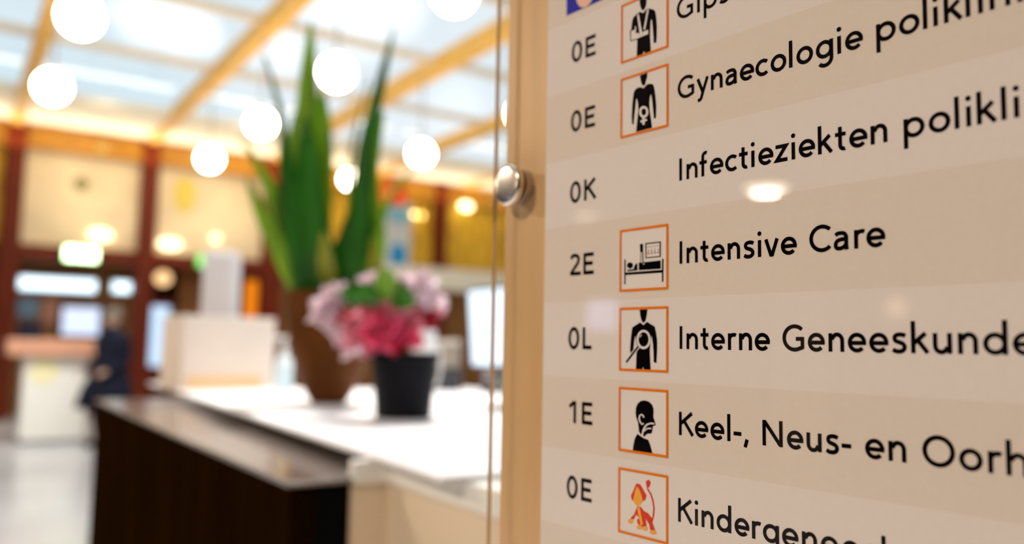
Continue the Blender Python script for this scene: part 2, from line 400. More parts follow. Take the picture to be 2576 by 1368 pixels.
ICONS = {0:('arm_in_sling_figure',[('ink',[(16.12,-1.49),(16.24,0.37),(22.03,-0.36),(22.05,-3.45),(21.84,-6.46),(20.96,-8.23),(19.64,-9.52),(18.3,-8.93),(17.09,-6.99),(16.27,-4.3)]),('ink',[(16.29,-9.32),(18.09,-10.58),(19.65,-11.07),(21.19,-9.85),(22.51,-9.25),(24.71,-9.88),(28.19,-11.92),(29.28,-13.11),(30.15,-17.26),(30.72,-23.16),(30.61,-29.84),(30.19,-33.57),(28.04,-33.29),(27.82,-29.02),(27.28,-23.47),(26.7,-18.56),(26.26,-17.24),(25.61,-18.22),(25.19,-23.52),(25.12,-28.23),(25.77,-37.7),(20.87,-37.93),(19.76,-36.2),(19.11,-37.99),(13.75,-37.78),(14.23,-27.01),(8.33,-26.51),(7.73,-19.67),(8.87,-18.97),(9.75,-13.33),(10.65,-11.35),(13.14,-10.22)]),('white',[(8.74,-19.9),(12.29,-19.82),(12.99,-22.37),(15.92,-23.38),(23.45,-23.33),(23.55,-26.08),(14.14,-26.33),(9.06,-25.96)]),('white',[(14.05,-10.92),(15.4,-10.31),(18.96,-26.09),(16.74,-25.95)]),('white',[(22.6,-9.72),(24.1,-9.99),(20.98,-22.66),(19.56,-21.89)]),('white',[(12.14,-17.53),(13.19,-18.19),(13.39,-21.35),(12.62,-20.78)]),('grey',[(15.92,-23.38),(16.37,-23.51),(16.87,-25.82),(16.47,-25.8)]),('grey',[(18.33,-23.34),(18.59,-23.35),(19.14,-25.94),(18.83,-25.98)])]),1:('female_symbol_figure',[('ink',[(16.54,-51.16),(22.96,-50.86),(22.72,-53.82),(21.71,-55.92),(21.21,-58.16),(19.67,-58.57),(18.38,-57.47),(17.33,-54.84)]),('ink',[(17.35,-58.79),(19.68,-60.14),(21.98,-58.74),(23.5,-58.32),(26.03,-58.75),(27.79,-59.76),(28.8,-62.34),(29.66,-67.57),(30.32,-73.51),(30.19,-80.79),(29.35,-81.76),(28.36,-81.36),(27.69,-75.62),(26.82,-68.85),(26.05,-65.37),(25.05,-67.28),(24.66,-71.08),(25.08,-76.22),(26.11,-81.47),(26.98,-86.93),(13.51,-87.02),(14.46,-80.21),(15.36,-72.92),(15.07,-68.92),(14.17,-65.55),(13.49,-65.79),(13.0,-70.03),(11.99,-76.53),(11.49,-81.57),(10.18,-81.3),(9.73,-77.25),(10.1,-68.99),(11.11,-62.06),(11.89,-59.86),(14.24,-58.64)]),('white',[(23.87,-76.26),(23.78,-77.09),(23.5,-77.83),(23.04,-78.46),(22.44,-78.93),(21.7,-79.23),(20.89,-79.34),(20.02,-79.26),(19.16,-78.98),(18.33,-78.52),(17.59,-77.9),(16.96,-77.16),(16.49,-76.33),(16.19,-75.46),(16.09,-74.58),(16.18,-73.74),(16.47,-72.99),(16.94,-72.36),(17.56,-71.89),(18.3,-71.59),(19.12,-71.49),(19.99,-71.59),(20.85,-71.88),(21.68,-72.34),(22.41,-72.96),(23.02,-73.7),(23.49,-74.53),(23.77,-75.39)]),('ink',[(22.1,-75.88),(22.05,-76.37),(21.9,-76.82),(21.66,-77.19),(21.34,-77.48),(20.95,-77.67),(20.52,-77.74),(20.07,-77.7),(19.61,-77.55),(19.18,-77.29),(18.79,-76.94),(18.46,-76.51),(18.21,-76.02),(18.06,-75.51),(18.0,-74.99),(18.05,-74.5),(18.2,-74.05),(18.45,-73.67),(18.77,-73.38),(19.16,-73.2),(19.59,-73.12),(20.05,-73.17),(20.5,-73.32),(20.94,-73.59),(21.32,-73.94),(21.65,-74.37),(21.89,-74.85),(22.05,-75.36)]),('white',[(18.84,-78.4),(19.07,-83.45),(20.91,-83.78),(20.68,-78.75)]),('white',[(17.76,-81.88),(22.96,-81.67),(22.39,-80.22),(17.18,-80.41)])]),3:('hospital_bed_figure',[('ink',[(3.95,-167.2),(5.17,-167.29),(5.17,-182.98),(3.96,-182.92)]),('ink',[(35.12,-169.05),(36.38,-169.03),(36.25,-183.01),(35.05,-183.02)]),('ink',[(4.57,-175.55),(35.64,-175.73),(35.64,-177.39),(4.58,-177.17)]),('ink',[(11.54,-171.44),(11.48,-171.86),(11.29,-172.25),(10.98,-172.6),(10.57,-172.88),(10.07,-173.08),(9.52,-173.18),(8.94,-173.2),(8.36,-173.11),(7.8,-172.93),(7.3,-172.67),(6.88,-172.34),(6.56,-171.95),(6.37,-171.52),(6.3,-171.09),(6.36,-170.66),(6.55,-170.26),(6.86,-169.92),(7.28,-169.64),(7.78,-169.44),(8.33,-169.34),(8.91,-169.33),(9.5,-169.42),(10.05,-169.6),(10.55,-169.86),(10.96,-170.2),(11.27,-170.58),(11.47,-171.0)]),('ink',[(12.62,-172.03),(13.91,-170.63),(15.14,-170.2),(15.27,-174.79),(6.76,-174.95),(6.76,-173.95),(12.09,-173.72)]),('ink',[(16.37,-170.16),(34.11,-169.95),(34.23,-174.99),(16.39,-174.78)]),('ink',[(17.21,-158.58),(19.76,-158.6),(19.78,-162.78),(18.83,-163.82),(17.5,-163.39)]),('ink',[(17.82,-163.61),(17.43,-170.15),(17.86,-170.19),(18.25,-163.66)]),('ink',[(19.17,-162.94),(19.58,-170.31),(20.27,-170.34),(19.86,-162.98)]),('ink',[(21.71,-158.46),(34.24,-158.43),(34.21,-167.75),(22.02,-167.79)]),('white',[(22.71,-159.22),(33.38,-159.17),(33.4,-167.14),(22.96,-167.26)]),('grey',[(22.77,-160.8),(24.12,-161.41),(25.4,-160.73),(26.86,-161.48),(28.25,-160.74),(29.64,-161.48),(31.09,-160.74),(32.35,-161.32),(33.44,-160.7),(33.13,-160.42),(32.3,-160.96),(31.0,-160.39),(29.59,-161.13),(28.2,-160.38),(26.81,-161.13),(25.36,-160.37),(24.04,-161.05),(22.99,-160.51)]),('grey',[(22.92,-165.03),(33.32,-165.13),(33.27,-164.78),(22.87,-164.67)]),('grey',[(23.98,-162.54),(24.2,-165.83),(24.93,-165.86),(24.71,-162.57)]),('grey',[(26.58,-162.55),(26.75,-165.86),(27.47,-165.9),(27.3,-162.59)]),('grey',[(29.26,-162.57),(29.42,-165.84),(30.14,-165.87),(29.98,-162.61)]),('grey',[(32.17,-162.62),(32.38,-165.75),(32.99,-165.78),(32.78,-162.65)]),('white',[(21.3,-171.21),(21.28,-171.31),(21.24,-171.4),(21.17,-171.47),(21.08,-171.54),(20.97,-171.58),(20.85,-171.61),(20.72,-171.61),(20.59,-171.59),(20.47,-171.55),(20.36,-171.49),(20.27,-171.41),(20.2,-171.33),(20.15,-171.23),(20.14,-171.13),(20.15,-171.04),(20.19,-170.95),(20.26,-170.87),(20.35,-170.81),(20.46,-170.76),(20.59,-170.74),(20.72,-170.74),(20.84,-170.76),(20.97,-170.8),(21.08,-170.86),(21.17,-170.93),(21.24,-171.02),(21.28,-171.11)])]),4:('magnifying_glass_figure',[('ink',[(17.15,-199.23),(23.65,-199.24),(23.07,-202.8),(22.1,-206.13),(20.61,-207.3),(19.35,-206.84),(18.34,-204.96),(17.57,-202.7)]),('ink',[(17.59,-207.01),(20.36,-208.72),(23.34,-206.7),(29.48,-209.72),(30.55,-213.2),(31.44,-218.32),(31.45,-223.79),(30.89,-231.62),(28.67,-230.95),(28.56,-225.66),(28.05,-220.17),(27.06,-215.04),(26.34,-218.35),(25.62,-223.87),(25.89,-229.37),(26.4,-235.88),(20.99,-235.87),(20.13,-233.95),(19.64,-235.81),(14.21,-235.8),(14.66,-225.9),(14.89,-220.67),(13.58,-215.05),(12.84,-218.43),(12.11,-224.07),(9.81,-226.37),(9.28,-224.11),(9.76,-217.7),(10.99,-210.14)]),('white',[(26.28,-217.47),(26.15,-218.76),(25.73,-219.99),(25.06,-221.1),(24.16,-222.03),(23.07,-222.74),(21.86,-223.19),(20.58,-223.35),(19.29,-223.23),(18.06,-222.81),(16.95,-222.12),(16.02,-221.2),(15.31,-220.08),(14.87,-218.84),(14.72,-217.52),(14.86,-216.2),(15.29,-214.95),(15.98,-213.83),(16.9,-212.89),(18.01,-212.19),(19.24,-211.76),(20.53,-211.62),(21.81,-211.77),(23.03,-212.21),(24.12,-212.91),(25.03,-213.84),(25.71,-214.94),(26.14,-216.17)]),('ink',[(24.66,-217.4),(24.57,-218.39),(24.27,-219.32),(23.78,-220.17),(23.14,-220.88),(22.36,-221.41),(21.49,-221.75),(20.57,-221.87),(19.65,-221.77),(18.77,-221.45),(17.98,-220.93),(17.32,-220.23),(16.81,-219.38),(16.5,-218.44),(16.39,-217.44),(16.49,-216.44),(16.79,-215.49),(17.29,-214.64),(17.94,-213.93),(18.73,-213.4),(19.61,-213.07),(20.53,-212.96),(21.45,-213.07),(22.33,-213.41),(23.11,-213.94),(23.76,-214.64),(24.25,-215.48),(24.56,-216.42)]),('white',[(15.8,-220.66),(17.87,-221.94),(11.88,-228.02),(9.66,-226.29)]),('ink',[(15.75,-221.26),(17.17,-221.84),(6.75,-232.16),(5.55,-231.29)]),('white',[(17.64,-216.29),(19.23,-214.61),(18.74,-214.36),(17.14,-216.04)])]),5:('ear_nose_throat_figure',[('ink',[(21.18,-254.16),(24.93,-254.69),(27.48,-256.43),(28.64,-258.59),(28.79,-261.33),(28.42,-263.42),(29.58,-265.73),(30.5,-267.87),(29.82,-268.62),(28.21,-269.1),(27.99,-270.32),(27.54,-272.76),(27.08,-273.48),(23.61,-273.98),(22.44,-274.95),(21.75,-275.78),(19.87,-275.47),(18.45,-274.81),(16.92,-273.21),(16.52,-269.93),(16.03,-267.52),(14.58,-264.84),(14.08,-262.06),(14.45,-258.87),(15.97,-256.31),(18.34,-254.76)]),('ink',[(15.83,-274.64),(17.98,-275.72),(20.81,-276.84),(24.55,-277.5),(25.95,-280.11),(27.11,-282.73),(27.81,-284.97),(11.96,-285.13),(12.52,-281.5),(13.69,-277.53)]),('white',[(21.4,-264.49),(20.94,-263.14),(19.11,-262.39),(17.19,-263.36),(16.54,-265.4),(17.42,-267.6),(19.4,-269.2),(21.22,-268.22),(20.51,-267.63),(19.79,-268.39),(18.44,-267.14),(17.68,-265.27),(18.16,-263.73),(19.08,-263.23),(20.0,-263.67),(20.3,-264.76)]),('white',[(29.47,-267.04),(26.3,-267.06),(23.23,-268.08),(21.17,-269.96),(19.78,-272.3),(19.12,-275.47),(20.42,-275.5),(21.05,-272.45),(22.27,-270.39),(23.94,-268.83),(26.43,-268.01),(29.33,-268.0)]),('white',[(26.93,-270.1),(24.45,-270.32),(22.34,-270.99),(20.92,-272.41),(21.8,-272.85),(22.98,-271.62),(24.6,-271.13),(26.93,-270.92)])]),6:('animal_figure',[('red',[(27.97,-325.39),(29.39,-321.26),(29.86,-316.89),(29.02,-312.37),(27.17,-308.7),(24.5,-305.69),(23.33,-306.35),(25.95,-309.29),(27.73,-312.79),(28.54,-317.13),(28.09,-321.31),(26.69,-325.35)]),('red',[(22.69,-302.11),(25.09,-300.72),(26.78,-302.26),(25.69,-305.06),(23.43,-305.98)]),('red',[(16.36,-304.41),(18.32,-304.68),(21.26,-308.0),(23.45,-310.52),(22.26,-313.18),(16.42,-316.22),(11.45,-314.85),(10.54,-312.46),(12.91,-308.5),(14.87,-304.62)]),('orange',[(15.87,-305.92),(17.85,-308.14),(19.33,-310.78),(20.32,-313.48),(19.36,-315.76),(16.43,-317.83),(13.46,-316.69),(12.45,-314.69),(13.43,-311.67),(14.15,-308.68)]),('red',[(15.69,-317.95),(18.88,-317.79),(21.32,-319.7),(24.69,-320.56),(27.32,-322.57),(28.28,-325.9),(30.18,-329.4),(26.4,-330.08),(25.43,-326.76),(22.3,-323.96),(23.52,-328.15),(18.45,-329.41),(15.99,-327.71),(15.73,-325.62),(17.45,-324.61),(14.98,-322.89),(13.02,-326.08),(10.28,-326.02),(13.49,-322.78),(14.72,-320.07)]),('orange',[(15.76,-318.61),(16.87,-322.72),(18.61,-328.47),(20.7,-327.79),(18.98,-322.07),(17.88,-317.99)]),('orange',[(12.83,-327.26),(12.77,-327.59),(12.6,-327.92),(12.33,-328.24),(11.97,-328.53),(11.54,-328.78),(11.06,-328.97),(10.55,-329.1),(10.03,-329.15),(9.55,-329.13),(9.11,-329.03),(8.74,-328.87),(8.46,-328.65),(8.29,-328.37),(8.23,-328.06),(8.29,-327.73),(8.46,-327.4),(8.73,-327.08),(9.09,-326.79),(9.53,-326.54),(10.02,-326.35),(10.53,-326.22),(11.04,-326.17),(11.52,-326.2),(11.96,-326.29),(12.32,-326.46),(12.6,-326.68),(12.77,-326.95)]),('orange',[(20.06,-329.47),(20.0,-329.75),(19.83,-330.03),(19.55,-330.31),(19.18,-330.57),(18.74,-330.79),(18.25,-330.97),(17.73,-331.1),(17.2,-331.16),(16.71,-331.16),(16.26,-331.1),(15.89,-330.97),(15.6,-330.8),(15.43,-330.57),(15.37,-330.31),(15.43,-330.03),(15.6,-329.75),(15.88,-329.47),(16.25,-329.21),(16.7,-328.99),(17.19,-328.81),(17.71,-328.69),(18.24,-328.62),(18.73,-328.62),(19.17,-328.69),(19.54,-328.81),(19.82,-328.99),(20.0,-329.22)]),('orange',[(24.54,-329.37),(24.48,-329.66),(24.32,-329.96),(24.06,-330.25),(23.71,-330.51),(23.29,-330.74),(22.83,-330.91),(22.33,-331.04),(21.84,-331.09),(21.37,-331.09),(20.95,-331.01),(20.6,-330.87),(20.33,-330.68),(20.16,-330.44),(20.11,-330.17),(20.16,-329.88),(20.33,-329.58),(20.59,-329.29),(20.94,-329.03),(21.36,-328.8),(21.83,-328.62),(22.32,-328.5),(22.82,-328.45),(23.28,-328.46),(23.7,-328.53),(24.05,-328.67),(24.32,-328.86),(24.48,-329.1)]),('orange',[(31.35,-330.29),(31.28,-330.58),(31.08,-330.89),(30.76,-331.18),(30.33,-331.46),(29.81,-331.7),(29.24,-331.9),(28.63,-332.05),(28.02,-332.13),(27.44,-332.14),(26.92,-332.09),(26.48,-331.97),(26.15,-331.8),(25.95,-331.57),(25.88,-331.3),(25.95,-331.01),(26.15,-330.7),(26.48,-330.4),(26.91,-330.13),(27.43,-329.88),(28.01,-329.68),(28.62,-329.54),(29.23,-329.46),(29.81,-329.45),(30.32,-329.5),(30.76,-329.62),(31.08,-329.8),(31.28,-330.03)])])}
sign = thing('directory_sign', 'clear acrylic hospital department directory with black lettering and orange framed icons on the wooden wall', 'sign', matrix=SIGN_M)
ICON_WORD = {0: 'arm in a sling', 1: 'body with female symbol', 3: 'patient in a bed', 4: 'body with magnifying glass', 5: 'head with ear nose and throat', 6: 'red and orange animal'}
def flat_poly(mb, P, z):
    n = len(P); A = sum(P[i][0] * P[(i+1) % n][1] - P[(i+1) % n][0] * P[i][1] for i in range(n))
    if A < 0: P = P[::-1]
    mb.add([(x * MM, y * MM, z * MM) for x, y in P], [tuple(range(len(P)))])
SHEET_U0 = -73.5
for k in range(-4, 10):
    top, bot = BOUNDS[k], BOUNDS[k+1]
    band = MB().box((SHEET_U0 * MM, bot * MM, -0.6 * MM), ((U1 - 60) * MM, top * MM, 0)).build('row_strip', BAND_PALE if k % 2 == 0 else BAND_BEIGE, sign)
    if k in TEXTS:
        t, us = TEXTS[k]
        letters(spread(t, us, SC_T), TEXT_BASE[k], SC_T, GL, 108, 0.15).build('lettering', INK, band, flat=True)
        ul = {0: -47.4, 2: -46.8, 1: -45.9}[int(CODES[k][0])]
        letters([(CODES[k][0], ul), (CODES[k][1], -33.5)], CODE_BASE[k], SC_C, GC, 120, 0.15).build('floor_code', INK, band, flat=True)
    if k in ICONS:
        v1 = -k * 49.411; v0 = v1 - 39.37; t_ = 1.45
        m = MB(); flat_poly(m, [(0, v0), (40, v0), (40, v1), (0, v1)], 0.06); m.build('icon_ground', WHITE_ICON, band, flat=True)
        m = MB()
        for P in ([(0, v0), (40, v0), (40, v0 + t_), (0, v0 + t_)], [(0, v1 - t_), (40, v1 - t_), (40, v1), (0, v1)], [(0, v0 + t_), (t_, v0 + t_), (t_, v1 - t_), (0, v1 - t_)], [(40 - t_, v0 + t_), (40, v0 + t_), (40, v1 - t_), (40 - t_, v1 - t_)]):
            flat_poly(m, P, 0.40)
        fr = m.build('icon_frame', ORANGE, band, flat=True); fr['label'] = 'orange square frame of the icon'
        nm, L = ICONS[k]
        m = MB(); z = 0.12; slots = []
        for key, P in L:
            if LINE_MATS[key] not in slots: slots.append(LINE_MATS[key])
            n0 = len(m.f); flat_poly(m, P, z); m.mi[n0] = slots.index(LINE_MATS[key]); z += 0.02
        fg = m.build(nm, slots, band, flat=True); fg['label'] = 'pictogram of ' + ICON_WORD[k]
    if k == -1:
        m = MB(); flat_poly(m, [(-53.5, 9.7), (-14, 9.7), (-14, 49.5), (-53.5, 49.5)], 0.06)
        b = m.build('blue_tile', BLUE_PRINT, band, flat=True); b['label'] = 'blue square tile with a pink round shape'
        m = MB(); flat_poly(m, [(-34 + 10.0 * math.cos(2*PI*i/32), 22.5 + 12.5 * math.sin(2*PI*i/32)) for i in range(32)], 0.14)
        m.build('pink_disc', SKIN_PRINT, band, flat=True)
        m = MB()
        v1 = 49.4; v0 = 10.0
ACR_FRONT = clear('acrylic_front', gloss='fresnel', rough=0.0); ACR_CLEAR = clear('acrylic_body', tint=(0.985, 0.985, 0.98))
ACR_EDGE = clear('acrylic_polished_edge', gloss=0.92, rough=0.03)
T_ACR = 4.4
MB().box(((U0 + 9) * MM, V0 * MM, 0.7 * MM), (U1 * MM, V1 * MM, T_ACR * MM), face_mi={1: 1}).build('acrylic_panel', [ACR_CLEAR, ACR_FRONT], sign)
MB().box((U0 * MM, V0 * MM, 0.3 * MM), ((U0 + 8.95) * MM, V1 * MM, T_ACR * MM), face_mi={5: 1, 1: 2}).build('acrylic_edge', [ACR_CLEAR, ACR_EDGE, ACR_FRONT], sign)['label'] = 'bright polished edge of the acrylic panel'
CHROME = mat('polished_steel', (0.85, 0.81, 0.74), rough=0.21, metal=1.0)
BRUSHED = mat('dull_steel', (0.50, 0.45, 0.41), rough=0.35, metal=0.9)
so = MB().lathe([(13.2, -7.0), (13.2, 0.6)], n=48).build('standoff', BRUSHED, sign, smooth=True)
so.location = (-107.5 * MM, -104.5 * MM, 0); so.scale = (MM, MM, MM); so['label'] = 'grey metal standoff holding the panel off the wall'
MB().lathe([(14.8, 4.45), (15.2, 4.8), (15.2, 8.0), (14.1, 9.0)] + [(13.9 * math.cos(a_), 9.0 + 1.1 * math.sin(a_)) for a_ in [PI / 2 * k_ / 8 for k_ in range(8)]] + [(1e-3, 10.1)], n=64).build('standoff_cap', CHROME, so, smooth=True, sharp=25)['label'] = 'polished chrome cap'

# wooden wall the sign is fixed to
WALLWOOD = mat('light_maple_board', (0.70, 0.44, 0.21), rough=0.42, spec=0.4, vary=0.10, scale=5.0, stretch=(9, 0.7, 9))
wl = MB().box((-128.5 * MM, -1573 * MM, -47 * MM), (1900 * MM, 1500 * MM, -7.0 * MM)).build('wall_right', WALLWOOD)
wl.matrix_world = SIGN_M; struct(wl, 'light wooden wall panel behind the directory sign')

# ---------------------------------------------------------------- the hall
YB = 16.0                                                  # timber screen at the far end
FLOOR = mat('pale_stone_floor', (0.62, 0.63, 0.66), rough=0.22, spec=0.5, vary=0.10, scale=1.3)
WOOD_RED = mat('red_brown_timber', (0.15, 0.017, 0.0015), rough=0.5, spec=0.2, vary=0.25, scale=4, stretch=(6, 6, 0.6))
WOOD_HONEY = mat('honey_timber', (0.90, 0.50, 0.10), rough=0.5, spec=0.3, vary=0.12, scale=4, stretch=(6, 0.5, 6))
CREAM = mat('cream_paint', (0.92, 0.85, 0.71), rough=0.6, spec=0.3)
PALE_BATTEN = mat('pale_batten_paint', (0.80, 0.66, 0.50), rough=0.6, spec=0.3)
BEIGE_PANEL = mat('beige_gallery_panel', (0.90, 0.72, 0.46), rough=0.6, spec=0.3, vary=0.14, scale=1.4)
GOLD_PANEL = mat('golden_gallery_panel', (0.84, 0.44, 0.03), rough=0.55, spec=0.3, vary=0.45, scale=3.2, stretch=(3, 1, 0.7))
BROWN_WALL = mat('brown_inner_wall', (0.24, 0.10, 0.025), rough=0.6, spec=0.3, vary=0.2, scale=1.5)
AISLE = mat('aisle_ceiling_paint', (0.24, 0.18, 0.135), rough=0.8, spec=0.2)
LEFTWALL = mat('aisle_wall_paint', (0.15, 0.105, 0.075), rough=0.7, spec=0.2, vary=0.08, scale=0.7)
PANE = clear('roof_glass', tint=(0.97, 0.985, 0.99), gloss=0.02)
struct(boxo('floor', FLOOR, (-9, -4, -0.2), (13, 21, 0)), 'pale grey polished stone floor of the hall')
struct(boxo('wall_left', LEFTWALL, (-9.2, -4, 0), (-9, 21, 5.4)), 'wall on the far side of the low aisle')
struct(boxo('wall_front', LEFTWALL, (-9, -4.2, 0), (13, -4, 5.4)), 'wall behind the viewer')
struct(boxo('wall_side', CREAM, (13, -4, 0), (13.2, 21, 5.4)), 'cream wall on the right of the hall')
struct(boxo('wall_back', BROWN_WALL, (-9, 20.5, 0), (13, 20.7, 5.4)), 'brown wall behind the timber screen')
struct(boxo('ceiling', AISLE, (-9, -4, 2.8), (-1.5, 21, 3.0)), 'low pale ceiling over the left aisle')
struct(boxo('trim_1', AISLE, (-1.7, -4, 3.0), (-1.5, 21, 5.2)), 'upstand between aisle ceiling and glass roof')
struct(boxo('ceiling_soffit', CREAM, (-1.5, 14.0, 5.0), (13, 16.3, 5.12)), 'warmly lit cream boarded strip under the edge of the glass roof')
struct(boxo('ceiling_inner', AISLE, (-1.5, 16.3, 2.86), (13, 20.5, 2.95)), 'low ceiling of the rooms behind the timber screen')
BEAM_X = [-1.4, 0.73, 2.87, 5.16, 7.35, 9.55, 11.75]
for i, bx in enumerate(BEAM_X):
    struct(MB().box((bx - 0.085, -4, 4.93), (bx + 0.085, 15.9, 5.18)).build('roof_beam', WOOD_HONEY, bevel=0.012), 'honey coloured timber roof beam running the length of the hall')
PUR_Y = [-3.0, -0.9, 1.2, 3.1, 5.2, 7.25, 9.35, 11.5]
for py in PUR_Y:
    for i in range(len(BEAM_X) - 1):
        struct(MB().box((BEAM_X[i] + 0.085, py - 0.045, 5.06), (BEAM_X[i+1] - 0.085, py + 0.045, 5.16)).build('roof_batten', PALE_BATTEN), 'pale cross batten carrying the roof glass')
for i in range(len(BEAM_X) - 1):
    o = MB().box((BEAM_X[i] + 0.03, -4, 5.19), (BEAM_X[i+1] - 0.03, 14.0, 5.205)).build('window_%d' % (i + 1), PANE)
    struct(o, 'glass roof bay open to the pale sky')
# timber screen: posts, header, transom, panels
COLX = [0.75, 2.86, 5.16, 8.93, 11.2]
for i, cx in enumerate(COLX):
    w = 0.15 if i != 2 else 0.19
    struct(MB().box((cx - w, YB - 0.15, 0), (cx + w, YB + 0.15, 5.0)).build('timber_post', WOOD_RED, bevel=0.015), 'dark red brown timber post of the far screen')
struct(boxo('trim_2', mat('golden_timber', (0.34, 0.145, 0.010), rough=0.45, spec=0.3, vary=0.15, scale=4), (-1.5, YB - 0.10, 4.55), (13, YB + 0.12, 4.99)), 'golden timber header above the gallery panels')
struct(boxo('trim_3', WOOD_RED, (-1.5, YB - 0.10, 2.68), (5.9, YB + 0.12, 2.92)), 'dark timber transom across the far screen')
struct(boxo('trim_4', CREAM, (6.6, YB - 0.35, 2.55), (13, YB - 0.15, 3.03)), 'cream fascia board over the reception back wall')
for i in range(len(COLX)):
    x0 = -1.5 if i == 0 else COLX[i-1] + 0.15
    x1 = COLX[i] - 0.15
    struct(boxo('gallery_panel', GOLD_PANEL if i >= 3 or i == 0 else BEIGE_PANEL, (x0, YB + 0.02, 2.92), (x1, YB + 0.08, 4.55)),
           'golden yellow gallery panel between the posts' if i >= 3 or i == 0 else 'warm beige gallery panel between the posts')
struct(boxo('gallery_panel', GOLD_PANEL, (COLX[-1] + .15, YB + 0.02, 2.92), (13, YB + 0.08, 4.55)), 'golden yellow gallery panel between the posts')
struct(boxo('wall_reception', BROWN_WALL, (4.9, YB + 0.1, 0), (13, YB + 0.3, 2.7)), 'brown wall behind the reception')

# bluish glazed door in the second bay, daylight behind it
dr = MB().box((2.97, 16.9, 0.0), (3.62, 16.98, 2.15)).box((3.03, 16.88, 0.5), (3.56, 17.0, 2.05)).build('door_1', WOOD_RED)
struct(dr, 'timber door with a tall daylit glass pane')
pn = boxo('pane', glow('daylit_pane', (0.55, 0.74, 0.98), 1.15), (3.06, 16.84, 0.85), (3.52, 16.87, 2.0), dr)
pn['label'] = 'bluish daylit glass of the door'

# lamps
GLOBE = glow('lamp_globe', (1.0, 0.87, 0.66), 26.0)
STEM = mat('lamp_stem', (0.45, 0.40, 0.34), rough=0.4, metal=0.6)
def pendant(x, y, label, r=0.163, z=3.92):
    t = thing('globe_pendant_lamp', label, 'lamp', (x, y, z), 'white globe lamps hanging under the roof beams')
    MB().ball((0, 0, 0), r, 28, 16).build('globe', GLOBE, t, smooth=True)
    MB().lathe([(0.045, r - 0.012), (0.05, r + 0.02), (0.02, r + 0.05), (0.012, r + 0.06), (0.012, 4.90 - z), (0.05, 4.91 - z), (0.05, 4.935 - z)], n=16).build('stem', STEM, t, smooth=True)
pendant(0.71, 4.99, 'big white globe lamp cut by the top edge, upper left of the picture')
pendant(0.71, 7.22, 'white globe lamp in front of the left roof beam, second of the left row')
pendant(0.72, 9.47, 'white globe lamp beside the left timber post, lowest of the left row')
pendant(2.88, 5.02, 'white globe lamp cut by the top edge left of the sign')
pendant(2.89, 7.24, 'white globe lamp glowing between the tallest green leaves')
pendant(2.89, 9.53, 'white globe lamp left of the broad green leaf')
pendant(2.90, 11.87, 'white globe lamp in front of the second gallery panel, above the pale stand')
pendant(5.12, 9.70, 'white globe lamp to the right of the plant, left of the sign')
pendant(5.06, 11.95, 'white globe lamp seen as a sliver between the dark leaves', r=0.145)
pendant(5.10, 7.30, 'white globe lamp behind the clear edge of the sign')

WARMGLOW = glow('warm_wall_light', (1.0, 0.66, 0.26), 5.5)
SOFTGLOW = glow('soft_wall_light', (1.0, 0.78, 0.48), 3.5)
def wall_lamp(x, z, y, r, label, m=WARMGLOW, sx=1.0):
    t = thing('wall_lamp', label, 'lamp', (x, y, z), 'small warm wall lamps')
    MB().ball((0, 0, 0), (r * sx, r * 0.6, r), 20, 12).build('shade', m, t, smooth=True)
    MB().lathe([(r * 0.5, 0), (r * 0.5, 0.02), (r * 0.25, 0.03), (r * 0.25, 0.12)], n=14, axis='y').build('bracket', STEM, t).rotation_euler = (0, 0, 0)
wall_lamp(2.10, 3.17, YB - 0.12, 0.10, 'cream oval wall lamp on the transom, above the green exit sign', SOFTGLOW, 1.9)
wall_lamp(3.25, 3.10, YB - 0.12, 0.10, 'cream oval wall lamp on the transom, right of the second post', SOFTGLOW, 2.0)
wall_lamp(4.07, 3.28, YB - 0.12, 0.07, 'small cream wall lamp on the transom above the pale stand', SOFTGLOW, 1.2)
wall_lamp(3.17, 2.47, YB - 0.12, 0.13, 'orange wall lamp under the transom, right of the second post', glow('orange_light', (1.0, 0.60, 0.28), 1.6), 1.1)
wall_lamp(2.03, 4.70, YB - 0.20, 0.09, 'faint amber lamp on the header, left bay', glow('amber_light', (1.0, 0.55, 0.10), 0.9))
wall_lamp(7.19, 4.50, 15.55, 0.05, 'small yellow lamp beside the dark leaf and red poster', glow('yellow_light', (1.0, 0.66, 0.05), 8))
wall_lamp(8.22, 4.17, YB - 0.2, 0.05, 'pale yellow twin lamp, left one, by the right timber post', glow('pale_yellow_light', (1.0, 0.76, 0.30), 8))
wall_lamp(8.40, 4.17, YB - 0.2, 0.05, 'pale yellow twin lamp, right one, by the right timber post', glow('gold_light', (1.0, 0.66, 0.16), 6))
wall_lamp(9.52, 4.50, YB - 0.2, 0.085, 'oval cream lamp under the header right of the right timber post', glow('cream_light', (1.0, 0.80, 0.42), 7.0), 1.9)
wall_lamp(10.2, 4.62, YB - 0.2, 0.06, 'dim green lamp beside the chrome cap of the sign', glow('dim_green_light', (0.20, 0.30, 0.05), 0.8), 1.4)
# exit signs
def exit_sign(x, y, z, w, label, glowm):
    t = thing('exit_sign', label, 'sign', (x, y, z), 'lit green exit signs')
    MB().box((-w/2 - 0.02, -0.03, -0.13), (w/2 + 0.02, 0.06, 0.13)).build('housing', mat('green_plastic', (0.05, 0.45, 0.10), rough=0.4), t, bevel=0.01)
    MB().box((-w/2, -0.05, -0.11), (w/2, -0.031, 0.11)).build('lit_face', glowm, t)
exit_sign(1.81, YB - 0.165, 2.80, 0.50, 'bright white and green exit sign on the transom above the far desk', glow('exit_face', (0.72, 1.0, 0.55), 7.0))
exit_sign(3.80, YB - 0.165, 2.83, 0.10, 'small green exit light beside the pale stand', glow('exit_small_face', (0.36, 1.0, 0.22), 1.6))
